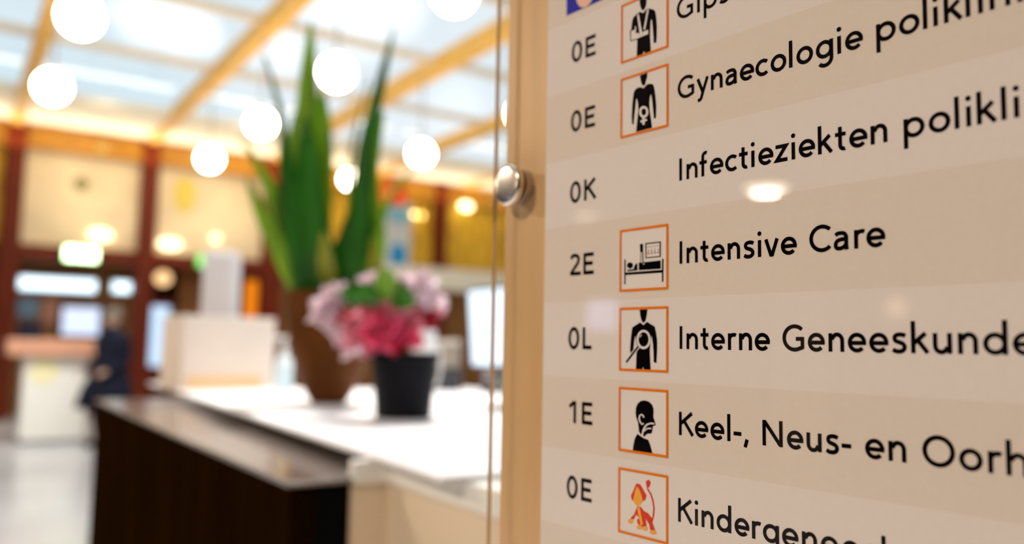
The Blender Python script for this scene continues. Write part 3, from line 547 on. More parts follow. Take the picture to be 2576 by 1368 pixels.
# cold light strips in the room behind
def strip(x0, x1, y, z, h, label, m):
    t = thing('light_strip', label, 'lamp', ((x0 + x1) / 2, y, z), 'cold white light strips behind the far desk')
    L = (x1 - x0) / 2
    MB().box((-L - 0.02, 0.0, -h/2 - 0.03), (L + 0.02, 0.199, h/2 + 0.03)).build('housing', mat('white_metal', (0.75, 0.76, 0.78), rough=0.4), t)
    MB().box((-L, -0.06, -h/2), (L, -0.001, h/2)).build('diffuser', m, t)
COLD = glow('cold_light', (0.72, 0.90, 1.0), 2.4)
strip(0.98, 2.16, 16.6, 2.30, 0.19, 'long cold white light strip behind the far desk', COLD)
strip(2.46, 2.74, 16.6, 2.31, 0.17, 'short cold white light strip left of the second post', COLD)
# things on the wall of that room
def poster(x0, x1, z0, z1, y, m, name, label, cat):
    t = MB().box((x0, y, z0), (x1, y + 0.03, z1)).build(name, m, bevel=0.004)
    return tag(t, label, cat)
for nm, x0, x1, z0, z1, m, lb, ct in (
    ('blue_notice', 0.98, 1.30, 1.70, 2.05, mat('slate_blue_paper', (0.16, 0.26, 0.36), rough=0.6), 'slate blue notice on the room wall left of the pink notice', 'notice'),
    ('navy_notice', 1.02, 1.38, 1.32, 1.62, mat('navy_paper', (0.012, 0.02, 0.06), rough=0.6), 'navy notice low on the room wall above the far desk', 'notice'),
    ('pink_notice', 1.36, 1.62, 1.62, 2.05, mat('dusky_pink_paper', (0.46, 0.20, 0.13), rough=0.6), 'dusky pink notice on the room wall above the far desk', 'notice')):
    poster(x0, x1, z0, z1, 16.75, m, nm, lb, ct)
struct(boxo('wall_inner', BROWN_WALL, (-1.5, 16.8, 0), (2.95, 16.9, 2.86)), 'brown wall of the room behind the far desk')
struct(boxo('wall_inner_right', BROWN_WALL, (3.65, 16.8, 0), (5.0, 16.9, 2.86)), 'brown wall right of the glazed door')
t = thing('wall_screen', 'round cornered bluish white lit screen on the wall above the far desk', 'screen', (1.98, 16.72, 1.66))
MB().box((-0.36, -0.02, -0.30), (0.36, 0.06, 0.30)).build('casing', mat('dark_plastic', (0.02, 0.02, 0.025), rough=0.4), t, bevel=0.02)
MB().box((-0.30, -0.03, -0.25), (0.30, -0.021, 0.25)).build('display', glow('wall_display', (0.70, 0.78, 1.0), 1.15), t)
# orange lit panel seen beside the pale stand
tag(boxo('orange_display_column', glow('orange_panel', (1.0, 0.26, 0.01), 0.9), (4.62, YB - 0.45, 0.0), (4.80, YB - 0.27, 2.50), bevel=0.01), 'narrow orange lit display column beside the pale stand', 'display column')
# poster right of the leaves
t = thing('hanging_poster', 'white poster with red top and blue spots right of the leaves', 'poster', (7.75, 15.7, 3.0))
MB().box((-0.28, 0, 0.0), (0.34, 0.02, 1.38)).build('sheet', mat('poster_white', (0.62, 0.66, 0.68), rough=0.6, vary=0.1, scale=4), t)
MB().box((-0.26, -0.012, 1.30), (0.16, 0.03, 1.80)).build('red_field', mat('poster_red', (0.62, 0.045, 0.006), rough=0.6, vary=0.3, scale=3), t)['label'] = 'red upper field of the poster'
MB().ball((0.05, -0.01, 0.22), (0.20, 0.02, 0.28), 20, 10).build('blue_spot', mat('poster_blue', (0.0, 0.30, 0.66), rough=0.6), t)['label'] = 'bright blue spot low on the poster'
MB().ball((0.05, -0.01, 1.10), (0.30, 0.02, 0.16), 20, 10).build('pale_blue_spot', mat('poster_pale_blue', (0.20, 0.52, 0.72), rough=0.6), t)['label'] = 'pale blue spot under the red field'

# ---- things only the sign's reflections show: downlights of the aisle, a lit screen and doorway on the left wall
DOWN = glow('downlight_disc', (1.0, 0.86, 0.62), 22.0); DIM = glow('downlight_dim', (1.0, 0.80, 0.55), 8.0)
def downlight(x, y, label, m, r=0.19):
    t = thing('recessed_downlight', label, 'lamp', (x, y, 2.8), 'recessed downlights in the aisle ceiling')
    MB().lathe([(r + 0.03, -0.012), (r + 0.03, -0.001), (r, -0.001), (r, -0.012)], n=32).build('trim_ring', STEM, t)
    MB().lathe([(r - 0.002, -0.016), (r - 0.002, -0.013)], n=32).build('disc', m, t)
downlight(-5.75, 3.85, 'bright downlight mirrored in the sign under the third line of lettering', DOWN)
downlight(-5.85, 6.10, 'dim downlight mirrored faintly under the third floor code of the sign', DIM, 0.12)
t = thing('aisle_screen', 'bluish screen on the aisle wall mirrored faintly left of the magnifying glass icon', 'screen', (-8.93, 8.55, 1.86))
MB().box((-0.06, -0.33, -0.26), (0.03, 0.33, 0.26)).build('casing', mat('dark_plastic', (0.02, 0.02, 0.025)), t, bevel=0.01)
MB().box((0.031, -0.30, -0.23), (0.036, 0.30, 0.23)).build('display', glow('aisle_display', (0.55, 0.60, 1.0), 5.0), t)
struct(boxo('door_2', CREAM, (-8.99, 4.95, 0), (-8.93, 5.65, 2.15)), 'pale door on the aisle wall, mirrored as a vertical streak in the sign')
for (yy, zz, lb) in ((4.05, 1.88, 'small round lamp on the aisle wall mirrored right of the lettering'), ):
    wl_ = thing('wall_lamp', lb, 'lamp', (-8.9, yy, zz), 'small warm wall lamps')
    MB().ball((0, 0, 0), (0.06, 0.12, 0.12), 20, 12).build('shade', glow('aisle_lamp', (1.0, 0.66, 0.42), 4.5), wl_, smooth=True)
    MB().box((-0.12, -0.03, -0.03), (-0.03, 0.03, 0.03)).build('bracket', STEM, wl_)

# ---------------------------------------------------------------- reception
ZL, ZW = 1.12, 1.158
DARKWOOD = mat('wenge_front', (0.011, 0.0042, 0.0008), rough=0.8, spec=0.0, vary=0.35, scale=3, stretch=(8, 8, 0.6))
LEDGE = mat('dark_polished_stone', (0.17, 0.135, 0.118), rough=0.13, spec=0.5); LEDGE.node_tree.nodes['Principled BSDF'].inputs['IOR'].default_value = 2.3
WHITE_TOP = mat('white_laminate', (0.88, 0.87, 0.90), rough=0.35, spec=0.4)
CREAM_FRONT = mat('cream_laminate', (0.84, 0.70, 0.53), rough=0.45, spec=0.3, vary=0.04, scale=2)
OFFWHITE = mat('offwhite_edge', (0.93, 0.92, 0.88), rough=0.4, spec=0.3)
rc = thing('reception_counter', 'long dark brown reception counter with a polished stone ledge', 'counter', (0.62, 2.4, 0))
def local(o, root):                                         # keep world-built meshes where they are under a moved root
    o.parent = root; o.matrix_parent_inverse = Matrix.Translation(root.location).inverted(); return o
local(boxo('front_panel', DARKWOOD, (0.486, 1.345, 0.0), (0.53, 3.49, 1.1115), bevel=0.003), rc)
local(boxo('end_panel', mat('black_end', (0.003, 0.003, 0.003), rough=0.7, spec=0.03), (0.5305, 1.345, 0.0), (0.590, 1.37, 1.1115)), rc)
local(boxo('far_end_panel', DARKWOOD, (0.5305, 3.45, 0.0), (1.0, 3.49, 1.1115)), rc)
local(MB().prism([(0.476, 1.335), (0.592, 1.335), (0.592, 1.385), (0.90, 1.385), (0.90, 3.50), (0.476, 3.50)], 1.112, ZL).build('ledge', LEDGE, bevel=0.003), rc)['label'] = 'polished dark stone ledge'
wd = thing('worktop_desk', 'white worktop of the reception desk carrying the two pots', 'desk', (1.3, 2.2, 0))
local(MB().prism([(0.607, 1.06), (0.735, 3.30), (0.76, 4.0), (1.25, 4.0), (1.25, 3.34), (1.98, 3.22), (1.98, 1.06)], ZW - 0.010, ZW).build('worktop', WHITE_TOP, bevel=0.003), wd)
local(boxo('cabinet', WHITE_TOP, (0.92, 1.5, 0.0), (1.9, 3.18, ZW - 0.0105)), wd)
local(boxo('support_leg', WHITE_TOP, (1.06, 3.6, 0.0), (1.2, 3.9, ZW - 0.0105)), wd)
cc = thing('cream_counter', 'cream counter with a thick white top in the lower middle, partly behind the sign', 'counter', (0.9, 0.9, 0))
local(boxo('front_panel', CREAM_FRONT, (0.663, 0.45, 0.0), (0.70, 1.375, 1.107)), cc)
local(boxo('side_panel', CREAM_FRONT, (0.592, 1.348, 0.0), (0.6625, 1.375, 1.107)), cc)
local(MB().prism([(0.593, 1.338), (0.654, 1.338), (0.654, 0.42), (1.5, 0.42), (1.5, 1.18), (0.672, 1.18), (0.672, 1.36), (0.593, 1.36)], 1.1075, 1.1472).build('top', OFFWHITE, bevel=0.002), cc)['label'] = 'thick white top'

# brown tapering pot with the tall leaves
def put(x, y, z=ZW): 
    p = at_z(x, y, z); return Vector((p.x, p.y, z))
BROWN_POT = mat('brown_glazed_clay', (0.105, 0.032, 0.004), rough=0.6, spec=0.1, vary=0.22, scale=9)
SOIL = mat('dark_soil', (0.05, 0.035, 0.015), rough=0.95, vary=0.4, scale=60)
pb = put(826, 1014); dB = (pb - CAM).dot(FWD)
pot1 = thing('tall_leaf_plant', 'tall sword leaf plant in a tapering brown pot on the white worktop', 'plant', pb)
MB().lathe([(0.048, 0.0), (0.054, 0.004), (0.068, 0.022), (0.100, 0.09), (0.124, 0.17), (0.139, 0.25), (0.144, 0.325), (0.145, 0.352), (0.137, 0.354), (0.133, 0.335), (0.124, 0.325)], n=48).build('pot', BROWN_POT, pot1, smooth=True)
MB().lathe([(0.1245, 0.326), (0.1255, 0.336), (1e-3, 0.338)], n=32).build('soil', SOIL, pot1)
LEAF_A = mat('mid_green_leaf', (0.17, 0.36, 0.006), rough=0.45, spec=0.4, vary=0.45, scale=14, stretch=(1, 1, 0.35))
LEAF_B = mat('dark_green_leaf', (0.014, 0.13, 0.003), rough=0.4, spec=0.4, vary=0.4, scale=14, stretch=(1, 1, 0.35))
LEAF_C = mat('yellow_green_leaf', (0.24, 0.26, 0.012), rough=0.5, spec=0.4, vary=0.3, scale=14)
side = RIGHT.copy(); side.z = 0; side.normalize(); front = Vector((-FWD.x, -FWD.y, 0)).normalized()
def sword(px, w, dz, m, tw=0.0, n=16):
    """px: a few points down the leaf in the photograph, root first; w: widest width in px; dz: how far behind the pot's axis"""
    P = [at(x, y, dB) + (-front) * dz * (0.3 + 0.7 * i / (len(px) - 1)) for i, (x, y) in enumerate(px)]
    if len(P) < 4:
        P = [P[0], P[0].lerp(P[1], 0.5)] + P[1:]
    Q = []
    for i in range(len(P) - 1):
        a, b, c, d = P[max(i-1, 0)], P[i], P[i+1], P[min(i+2, len(P)-1)]
        for k in range(6):
            t = k / 6; Q.append(0.5 * (2*b + (c-a)*t + (2*a-5*b+4*c-d)*t*t + (3*b-a-3*c+d)*t**3))
    Q.append(P[-1]); N = len(Q)
    W = [w / FPX * dB * min(1, 0.62 + 1.6 * (i / N)) * (1 - max(0, (i / (N - 1) - 0.45) / 0.55) ** 1.8 * 0.97) for i in range(N)]
    sd = (side * math.cos(tw) + front * math.sin(tw)); fr = (front * math.cos(tw) - side * math.sin(tw))
    o = MB().blade([q - pb for q in Q], W, sd, fr, 0.010).build('leaf', m, pot1, smooth=True); return o
for px, w, dz, m, tw in (
    ([(775, 728), (772, 480), (776, 250), (786, 55)], 64, -0.02, LEAF_A, 0.0),
    ([(795, 730), (792, 520), (800, 350), (806, 215)], 84, 0.03, LEAF_A, 0.2),
    ([(758, 728), (745, 540), (742, 370), (757, 205)], 76, 0.05, LEAF_A, -0.2),
    ([(785, 730), (782, 580), (782, 440), (780, 300)], 80, -0.05, LEAF_B, 0.1),
    ([(765, 730), (752, 600), (735, 470), (722, 330)], 56, -0.06, LEAF_B, -0.2),
    ([(880, 728), (905, 540), (928, 340), (992, 65)], 52, 0.00, LEAF_B, 0.1),
    ([(900, 730), (925, 560), (925, 420), (958, 260)], 52, 0.06, LEAF_A, -0.3),
    ([(890, 730), (905, 610), (908, 520), (930, 380)], 60, 0.03, LEAF_B, 0.2),
    ([(850, 730), (862, 650), (872, 560), (895, 400)], 46, 0.07, LEAF_B, 0.3),
    ([(905, 730), (925, 650), (935, 590), (938, 525)], 60, 0.05, LEAF_B, 0.1),
    ([(870, 730), (878, 650), (884, 580), (893, 500)], 74, 0.01, LEAF_B, 0.1),
    ([(845, 730), (848, 690), (852, 640), (856, 585)], 84, 0.04, LEAF_B, 0.0),
    ([(800, 730), (790, 650), (784, 560), (786, 440)], 92, 0.02, LEAF_B, -0.1),
    ([(920, 730), (945, 660), (955, 600), (962, 540)], 40, -0.01, LEAF_A, 0.1),
    ([(910, 730), (940, 600), (985, 480), (1065, 395)], 26, 0.03, LEAF_A, 0.4),
    ([(860, 730), (890, 660), (905, 590), (915, 500)], 78, 0.08, LEAF_B, 0.0),
    ([(815, 732), (818, 670), (816, 600), (812, 500)], 62, -0.07, LEAF_B, 0.0),
    ([(835, 731), (850, 680), (858, 620), (862, 560)], 70, 0.09, LEAF_B, 0.2),
    ([(840, 731), (832, 690), (830, 650), (828, 590)], 44, -0.09, LEAF_C, 0.0),
    ([(785, 731), (770, 690), (765, 640), (768, 570)], 76, 0.09, LEAF_B, 0.1),
    ([(748, 728), (705, 560), (672, 460), (598, 335)], 54, 0.02, LEAF_A, 0.5),
    ([(742, 726), (705, 630), (668, 550), (628, 450)], 54, -0.03, LEAF_A, 0.3),
    ([(755, 728), (715, 420), (690, 270), (650, 120)], 34, 0.08, LEAF_B, 0.6),
    ([(735, 730), (715, 670), (695, 610), (675, 560)], 44, 0.07, LEAF_C, 0.3),
    ([(870, 700), (880, 420), (895, 300), (925, 190)], 14, 0.04, LEAF_C, 0.3),
    ([(915, 732), (945, 690), (945, 650), (938, 600)], 40, -0.02, LEAF_C, 0.1)):
    sword(px, w, dz, m, tw)

# black pot with pink blossom
BLACK_POT = mat('black_plastic_pot', (0.005, 0.005, 0.008), rough=0.5, spec=0.12)
pk = put(1014, 1050); dK = (pk - CAM).dot(FWD)
pot2 = thing('pink_flowering_plant', 'pink flowering plant in a black pot on the white worktop', 'plant', pk)
MB().lathe([(0.070, 0.0), (0.073, 0.003), (0.077, 0.05), (0.087, 0.150), (0.092, 0.152), (0.093, 0.170), (0.088, 0.171), (0.083, 0.150), (1e-3, 0.149)], n=48).build('pot', BLACK_POT, pot2, smooth=True)
PET = {'hot': mat('hot_pink_petal', (1.0, 0.09, 0.21), rough=0.5, vary=0.3, scale=30), 'rose': mat('rose_pink_petal', (1.0, 0.33, 0.43), rough=0.5, vary=0.25, scale=30),
       'pale': mat('pale_pink_petal', (1.0, 0.74, 0.82), rough=0.5, vary=0.15, scale=30), 'deep': mat('crimson_petal', (0.55, 0.008, 0.035), rough=0.5, vary=0.3, scale=30)}
rnd = random.Random(11)
def petal(mb, c, d, nrm, L, wd_):
    d = d.normalized(); s = d.cross(nrm).normalized(); u = s.cross(d).normalized()
    rows = []
    for i in range(6):
        t = i / 5; w = wd_ * math.sin(PI * (0.12 + 0.80 * t)) ** 0.7; lift = L * 0.30 * t * t
        p = c + d * (L * t) + u * lift
        rows.append((p - s * w + u * w * 0.35, p - u * 0.0015, p + s * w + u * w * 0.35, p + u * 0.0015))
    vs = [q for r_ in rows for q in r_]
    fs = [(i*4 + k, i*4 + (k+1) % 4, (i+1)*4 + (k+1) % 4, (i+1)*4 + k) for i in range(5) for k in range(4)] + [(3, 2, 1, 0), (20, 21, 22, 23)]
    mb.add(vs, fs)
def blossom(x, y, rpx, key, dz=0.0):
    c = at(x, y, dK) - front * dz - pk; r = rpx / FPX * dK
    mb = MB()
    for k in range(22):
        z_ = rnd.uniform(-0.6, 1); a = rnd.uniform(0, 2 * PI)
        d = Vector((math.cos(a) * math.sqrt(1 - z_*z_), math.sin(a) * math.sqrt(1 - z_*z_), z_)) + front * 0.25
        petal(mb, c + d * r * 0.15, d, Vector((rnd.uniform(-1, 1), rnd.uniform(-1, 1), rnd.uniform(-1, 1))), r * rnd.uniform(0.8, 1.1), r * 0.42)
    mb.build('blossom', PET[key], pot2, smooth=True)
for x, y, r, k, dz in ((815, 785, 38, 'pale', 0), (848, 752, 40, 'pale', 0.02), (850, 825, 42, 'pale', -0.01), (880, 850, 38, 'pale', -0.02), (800, 770, 26, 'pale', 0.03),
    (880, 822, 38, 'deep', -0.02), (918, 818, 46, 'rose', -0.03), (968, 795, 52, 'rose', -0.03), (960, 838, 60, 'hot', -0.05), (920, 862, 44, 'rose', -0.05), (1010, 838, 56, 'hot', -0.03),
    (1030, 812, 48, 'rose', -0.01), (960, 872, 38, 'hot', -0.05), (1005, 872, 34, 'deep', -0.04), (1070, 800, 34, 'deep', 0.0), (1020, 712, 34, 'pale', 0.02), (1055, 720, 40, 'pale', 0.02), (1082, 755, 36, 'pale', 0.02), (1092, 780, 26, 'rose', 0.04),
    (925, 712, 30, 'pale', 0.05), (1060, 760, 30, 'pale', 0.0), (945, 840, 40, 'rose', -0.06), (900, 885, 28, 'pale', -0.05)):
    blossom(x, y, r, k, dz)
FL = mat('flower_leaf_green', (0.03, 0.18, 0.006), rough=0.45, vary=0.4, scale=20); FLY = mat('bright_flower_leaf', (0.16, 0.36, 0.006), rough=0.45, vary=0.3, scale=20)
for (x0, y0, x1, y1, w, m, dz) in ((975, 760, 982, 680, 56, FLY, -0.04), (960, 770, 868, 738, 56, FL, -0.05), (990, 765, 1056, 768, 54, FL, -0.05), (965, 760, 905, 748, 56, FL, -0.06), (1000, 760, 1045, 735, 48, FL, -0.04),
    (985, 760, 1000, 700, 40, FL, 0.03), (955, 755, 935, 725, 44, FLY, -0.04), (930, 770, 862, 765, 34, FL, 0.0), (1010, 780, 1065, 785, 34, FL, 0.02)):
    a, b = at(x0, y0, dK) - front * dz - pk, at(x1, y1, dK) - front * dz + front * 0.03 - pk
    pts = [a.lerp(b, t) + Vector((0, 0, 0.012 * math.sin(PI * t))) for t in [i / 8 for i in range(9)]]
    W = [w / FPX * dK * math.sin(PI * (0.08 + 0.88 * i / 8)) for i in range(9)]
    d = (b - a).normalized(); s = d.cross(front).normalized()
    MB().blade(pts, W, s, front, 0.004).build('leaf', m, pot2, smooth=True)
for x, y in ((960, 885), (990, 880), (1030, 885), (930, 885)):
    MB().tube([(0.02 * rnd.uniform(-1, 1), 0.02 * rnd.uniform(-1, 1), 0.148), at(x, y - 20, dK) - pk, at(x, y - 80, dK) + front * 0.0 - pk], 0.003, 8).build('stem', FL, pot2, smooth=True)

# cream box with a folder-like face, pale stand and dispenser left of the pots
bl, br_ = put(452, 982), put(688, 976)
ex = (br_ - bl); ex.z = 0; Wb = ex.length; ex.normalize(); ey = Vector((-ex.y, ex.x, 0)); yaw = math.atan2(ex.y, ex.x)
bx = thing('cream_box', 'large cream cardboard box at the far end of the white worktop', 'box', bl); bx.rotation_euler = (0, 0, yaw)
hB = 0.285
BOXM = mat('cream_cardboard', (0.80, 0.69, 0.60), rough=0.7, spec=0.2, vary=0.03, scale=5)
MB().box((0, 0, 0), (Wb, 0.20, hB)).build('carton', BOXM, bx, bevel=0.006)
MB().box((0.02, -0.006, 0.004), (Wb - 0.06, -0.001, 0.055)).build('tan_band', mat('tan_tape', (0.80, 0.55, 0.30), rough=0.6), bx)['label'] = 'tan band along the foot of the box'
MB().box((0.0, 0.0, hB), (Wb, 0.20, hB + 0.006)).build('lid', mat('pale_lid', (0.86, 0.80, 0.74), rough=0.7), bx, bevel=0.002)
st_ = at(553, 790, (bl - CAM).dot(FWD) + 0.56)
sd = thing('pale_stand', 'pale grey upright paper towel unit behind the cream box', 'dispenser', (st_.x, st_.y, ZW)); sd.rotation_euler = (0, 0, -YAW + 0.1)
hS = (at(553, 632, (st_ - CAM).dot(FWD)).z - ZW); PG = mat('pale_grey_plastic', (0.72, 0.70, 0.74), rough=0.5)
MB().box((-0.075, -0.06, 0.02), (0.075, 0.06, hS)).build('body', PG, sd, bevel=0.02)
MB().box((-0.10, -0.08, 0), (0.10, 0.08, 0.02)).build('foot', PG, sd, bevel=0.005)
p = put(712, 984)
bt = thing('pump_bottle', 'clear pump bottle of hand gel beside the brown pot', 'bottle', p)
MB().lathe([(0.028, 0), (0.033, 0.004), (0.034, 0.10), (0.030, 0.125), (0.013, 0.14), (0.013, 0.152)], n=28).build('bottle_body', mat('milky_plastic', (0.72, 0.82, 0.86), rough=0.25), bt, smooth=True)
MB().lathe([(0.015, 0.152), (0.015, 0.172), (0.006, 0.174), (0.006, 0.205), (0.012, 0.206), (0.012, 0.216)], n=20).tube([(0.006, 0, 0.211), (-0.03, 0, 0.211), (-0.045, 0, 0.203)], 0.005, 8).build('pump', mat('white_plastic', (0.85, 0.84, 0.83), rough=0.35), bt, smooth=True)
MB().lathe([(0.0345, 0.02), (0.0347, 0.022), (0.0347, 0.085), (0.0345, 0.087)], n=28).build('bottle_wrap', mat('pale_blue_wrap', (0.62, 0.78, 0.86), rough=0.4), bt, smooth=True)

# monitor, printer, telephone and cup behind the pots
DARKP = mat('charcoal_plastic', (0.035, 0.035, 0.042), rough=0.4)
dM = 2.62
c00, c10, c01 = at(1188, 918, dM), at(1345, 918, dM - 0.25), at(1160, 738, dM)
ux = (c10 - c00); ux.z = 0; ux.normalize(); MW, MH = 0.40, 0.235
mon = thing('computer_monitor', 'glowing white computer monitor at the right end of the worktop beside the sign edge', 'monitor', (0, 0, 0))
base_c = c00 + ux * (MW / 2); mon.location = (base_c.x, base_c.y, ZW); uy = Vector((-ux.y, ux.x, 0))
tl = (c01 - c00)
zz = Vector((0, 0, 1))
up_ = (tl - uy * tl.dot(uy) * 0.5).normalized(); nrm = ux.cross(up_).normalized()
Mm = Matrix(((ux.x, -nrm.x, up_.x, c00.x), (ux.y, -nrm.y, up_.y, c00.y), (ux.z, -nrm.z, up_.z, c00.z), (0, 0, 0, 1)))
Li = Matrix.Translation(mon.location).inverted()
def mpart(mb, name, m, **k):
    o = mb.build(name, m, mon, **k); o.matrix_local = Li @ Mm; return o
mpart(MB().box((-0.008, 0.004, -0.010), (MW + 0.012, 0.03, MH + 0.010)), 'casing', DARKP, bevel=0.004)
mpart(MB().box((0, 0.0, 0), (MW, 0.0035, MH)), 'display', glow('monitor_display', (0.74, 0.87, 1.0), 1.5))
sdm = MB().box((-0.03, 0.045, 0.012), (0.03, 0.07, c00.z - ZW + 0.09)).box((-0.10, -0.04, 0), (0.10, 0.12, 0.012)).build('stand', DARKP, mon, bevel=0.003); sdm.rotation_euler = (0, 0, math.atan2(ux.y, ux.x))
def on_desk(x, y): return put(x, y)
p = on_desk(1132, 984)
pr_ = thing('desk_printer', 'small taupe and black desk printer behind the black pot', 'printer', p + Vector((0.02, 0.14, 0))); pr_.rotation_euler = (0, 0, -YAW)
MB().box((-0.15, -0.10, 0.0), (0.10, 0.14, 0.095)).build('body', DARKP, pr_, bevel=0.008)
MB().box((-0.145, -0.09, 0.096), (0.095, 0.13, 0.19)).build('paper_tray', mat('taupe_plastic', (0.34, 0.28, 0.23), rough=0.5), pr_, bevel=0.01)
MB().box((-0.145, -0.09, 0.1905), (0.095, 0.13, 0.215)).build('lid', mat('pale_taupe_plastic', (0.58, 0.52, 0.44), rough=0.5), pr_, bevel=0.006)
p = on_desk(1215, 985)
ph = thing('desk_telephone', 'dark grey desk telephone below the glowing monitor', 'telephone', p + Vector((0.07, -0.05, 0))); ph.rotation_euler = (0, 0, -YAW)
GREYP = mat('slate_plastic', (0.10, 0.10, 0.13), rough=0.4)
MB().add([(-0.09,-0.10,0),(0.09,-0.10,0),(0.09,0.10,0),(-0.09,0.10,0),(-0.09,-0.10,0.02),(0.09,-0.10,0.02),(0.09,0.10,0.075),(-0.09,0.10,0.075)], [(3,2,1,0),(4,5,6,7),(0,1,5,4),(1,2,6,5),(2,3,7,6),(3,0,4,7)]).build('base', DARKP, ph, bevel=0.004)
MB().tube([(-0.065, -0.09, 0.045), (-0.065, -0.06, 0.068), (-0.065, 0.05, 0.092), (-0.065, 0.085, 0.092)], [0.02, 0.014, 0.014, 0.02], 12).build('handset', GREYP, ph, smooth=True)
MB().box((-0.02, 0.03, 0.062), (0.075, 0.085, 0.082)).build('display', mat('grey_lcd', (0.22, 0.26, 0.28), rough=0.2), ph)
p = at(1066, 905, dK + 0.35)
cu = thing('white_jug', 'tall white jug behind the black pot, right of the blossom', 'jug', (p.x, p.y, ZW))
hC = at(1066, 830, dK + 0.35).z - ZW
MB().lathe([(0.028, 0), (0.030, 0.003), (0.036, hC - 0.003), (0.038, hC), (0.035, hC), (0.032, 0.008), (1e-3, 0.007)], n=28).build('jug_body', mat('white_china', (0.84, 0.82, 0.78), rough=0.3), cu, smooth=True)
MB().tube([(0.034, 0, hC * 0.78), (0.055, 0, hC * 0.75), (0.06, 0, hC * 0.5), (0.05, 0, hC * 0.3), (0.031, 0, hC * 0.28)], 0.005, 10).build('handle', mat('white_china', (0.84, 0.82, 0.78)), cu, smooth=True)

# far desk and the person beside it
fd = thing('far_desk', 'white far info desk with a salmon wooden top, at the left edge', 'desk', (1.15, 12.3, 0))
MB().box((-0.53, -0.35, 1.125), (0.48, 0.35, 1.33)).build('top', mat('salmon_wood', (0.62, 0.31, 0.20), rough=0.45, vary=0.08, scale=3), fd, bevel=0.01)['label'] = 'salmon coloured wooden top'
MB().box((-0.33, -0.25, 0.06), (0.40, 0.30, 1.124)).build('body', mat('offwhite_panel', (0.85, 0.84, 0.80), rough=0.5), fd, bevel=0.01)
MB().box((-0.31, -0.23, 0.0), (0.38, 0.28, 0.0595)).build('plinth', mat('grey_plinth', (0.30, 0.30, 0.32)), fd)
MB().ball((-0.10, -0.25, 0.93), (0.17, 0.012, 0.17), 20, 10).build('round_emblem', mat('pale_yellow_emblem', (0.90, 0.84, 0.52), rough=0.5), fd)['label'] = 'pale yellow round spot on the front'
NAVY = mat('navy_cloth', (0.006, 0.008, 0.022), rough=0.8, spec=0.2, vary=0.2, scale=10)
SKIN = mat('skin', (0.50, 0.30, 0.22), rough=0.55); HAIR = mat('grey_brown_hair', (0.16, 0.14, 0.12), rough=0.8, vary=0.3, scale=40)
SHOE = mat('black_leather', (0.01, 0.01, 0.01), rough=0.4)
def skinned(name, V, E, R_, m, parent, root=0, levels=2):
    me = bpy.data.meshes.new(name); me.from_pydata(V, E, []); me.materials.append(m)
    o = bpy.data.objects.new(name, me); COL.objects.link(o); o.parent = parent
    sk = o.modifiers.new('skin', 'SKIN'); sk.use_smooth_shade = True
    for i, r in enumerate(R_):
        rr = r if isinstance(r, tuple) else (r, r)
        o.data.skin_vertices[0].data[i].radius = rr
        o.data.skin_vertices[0].data[i].use_root = (i == root)
    sb = o.modifiers.new('subsurf', 'SUBSURF'); sb.levels = levels; sb.render_levels = levels
    return o
pe = thing('person', 'person in a long dark navy coat standing beside the far desk', 'person', (1.74, 11.5, 0)); pe.rotation_euler = (0, 0, math.radians(120))
# body facing local +Y: pelvis first
V = [(0,0,0.93),(0,0,1.12),(0,0.01,1.32),(0,0.0,1.43),(0,0.02,1.50),(0,0.03,1.60),(0,0.03,1.68)]
E = [(0,1),(1,2),(2,3),(3,4),(4,5),(5,6)]; Rr = [(0.15,0.11),(0.14,0.10),(0.17,0.11),(0.07,0.06),(0.052,0.055),(0.076,0.095),(0.06,0.075)]
def limb(start, pts, rs):
    prev = start
    for p_, r_ in zip(pts, rs):
        V.append(p_); Rr.append(r_); E.append((prev, len(V) - 1)); prev = len(V) - 1
    return prev
for s_ in (-1, 1):
    limb(0, [(s_*0.095, 0.0, 0.86), (s_*0.10, 0.02 + 0.06*s_, 0.48), (s_*0.10, 0.03*s_ - 0.02, 0.09), (s_*0.105, 0.12 + 0.03*s_, 0.035)], [0.09, 0.062, 0.045, 0.04])
    w_ = limb(2, [(s_*0.18, 0.0, 1.365), (s_*0.235, -0.02, 1.10), (s_*0.20, 0.17, 0.95), (s_*0.18, 0.24, 0.94)], [0.05, 0.042, 0.036, 0.03])
    for k in range(4):
        limb(w_, [(s_*(0.155 + 0.018*k), 0.285, 0.935 - 0.006*k), (s_*(0.155 + 0.018*k), 0.32 + 0.006*(k in (1, 2)), 0.92 - 0.006*k), (s_*(0.155 + 0.018*k), 0.335, 0.90 - 0.006*k)], [0.010, 0.009, 0.008])
    limb(w_, [(s_*0.14, 0.265, 0.945), (s_*0.125, 0.29, 0.935)], [0.011, 0.009])
skinned('body', V, E, Rr, SKIN, pe)
def ring_coat(rows, n=28):
    vs = []; fs = []
    for z, rx, ry, oy in rows:
        for k in range(n):
            t = 2*PI*k/n; f_ = 1 + 0.03 * math.sin(5*t + z*4) * max(0, 1.1 - z); vs.append((rx*f_*math.cos(t), oy + ry*f_*math.sin(t), z))
    for j in range(len(rows) - 1):
        for k in range(n): fs.append((j*n+k, j*n+(k+1) % n, (j+1)*n+(k+1) % n, (j+1)*n+k))
    return vs, fs
vs, fs = ring_coat([(0.50, 0.36, 0.34, 0.06), (0.75, 0.31, 0.27, 0.04), (0.98, 0.215, 0.175, 0.0), (1.12, 0.20, 0.155, 0.0), (1.30, 0.235, 0.15, 0.0), (1.38, 0.225, 0.135, 0.0), (1.43, 0.185, 0.11, 0.0), (1.465, 0.11, 0.09, 0.008), (1.49, 0.075, 0.078, 0.015), (1.515, 0.07, 0.072, 0.02)])
coat = MB().add(vs, fs).build('coat', NAVY, pe, smooth=True)
so_ = coat.modifiers.new('solid', 'SOLIDIFY'); so_.thickness = 0.012
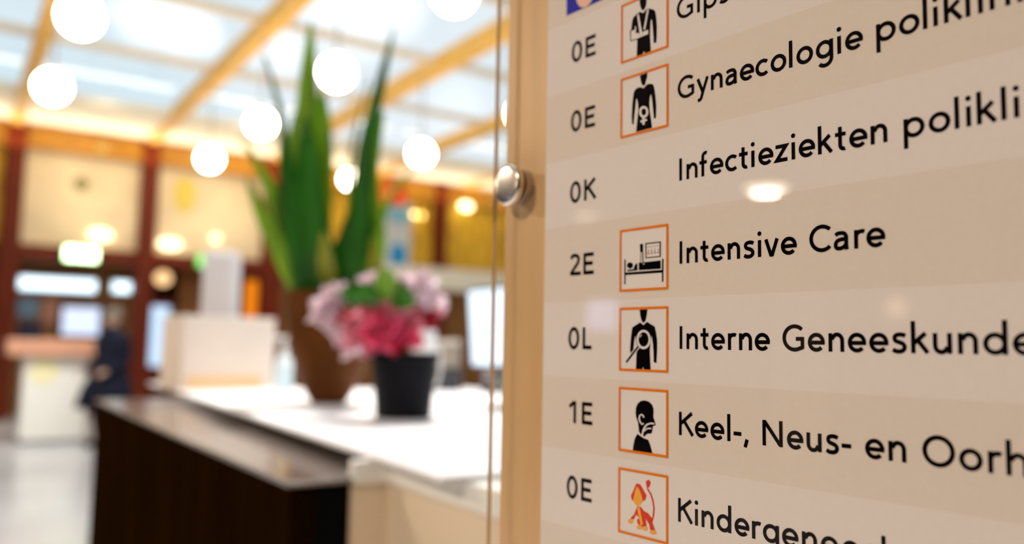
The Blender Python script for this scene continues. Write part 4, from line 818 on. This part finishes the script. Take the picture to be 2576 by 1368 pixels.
for s_ in (-1, 1):
    MB().tube([(s_*0.12, 0, 1.375), (s_*0.175, 0, 1.375), (s_*0.215, -0.005, 1.33), (s_*0.24, -0.02, 1.10), (s_*0.225, 0.05, 1.02), (s_*0.20, 0.16, 0.955), (s_*0.187, 0.215, 0.945)], [0.05, 0.074, 0.074, 0.066, 0.06, 0.052, 0.05], 16).build('sleeve', NAVY, pe, smooth=True)
    MB().tube([(s_*0.10, 0.0, 0.84), (s_*0.10, 0.03 + 0.05*s_, 0.48), (s_*0.10, 0.03*s_ - 0.02, 0.10)], [0.105, 0.085, 0.07], 16).build('trouser_leg', NAVY, pe, smooth=True)
    MB().ball((s_*0.105, 0.06 + 0.03*s_, 0.045), (0.052, 0.14, 0.045), 16, 10).build('shoe', SHOE, pe, smooth=True)
MB().ball((0, 0.0, 1.655), (0.092, 0.108, 0.105), 20, 12).build('hair', HAIR, pe, smooth=True)

for s_ in (-1, 1):
    MB().ball((s_*0.033, 0.112, 1.615), (0.010, 0.006, 0.006), 12, 8).build('eye', mat('eye_dark', (0.02, 0.015, 0.012), rough=0.2), pe, smooth=True)
    MB().ball((s_*0.085, 0.02, 1.605), (0.012, 0.022, 0.032), 12, 8).build('ear', SKIN, pe, smooth=True)
MB().ball((0, 0.114, 1.592), (0.010, 0.016, 0.022), 12, 8).build('nose', SKIN, pe, smooth=True)
MB().ball((0, 0.112, 1.553), (0.025, 0.008, 0.007), 12, 8).build('mouth', mat('lip', (0.38, 0.14, 0.12), rough=0.5), pe, smooth=True)

# dim ornaments on the two beige gallery panels
for (px, py, rx, rz, m, lb) in ((205, 462, 0.13, 0.13, mat('olive_paint', (0.30, 0.27, 0.10), rough=0.6), 'small olive round ornament on the left beige gallery panel'),
                                (465, 490, 0.20, 0.34, mat('yellow_green_paint', (0.80, 0.62, 0.10), rough=0.6), 'yellow oval ornament on the second beige gallery panel')):
    p = at_y(px, py, YB + 0.02)
    tag(MB().ball((0, 0, 0), (rx, 0.025, rz), 24, 12).build('wall_ornament', m, smooth=True), lb, 'ornament').location = p
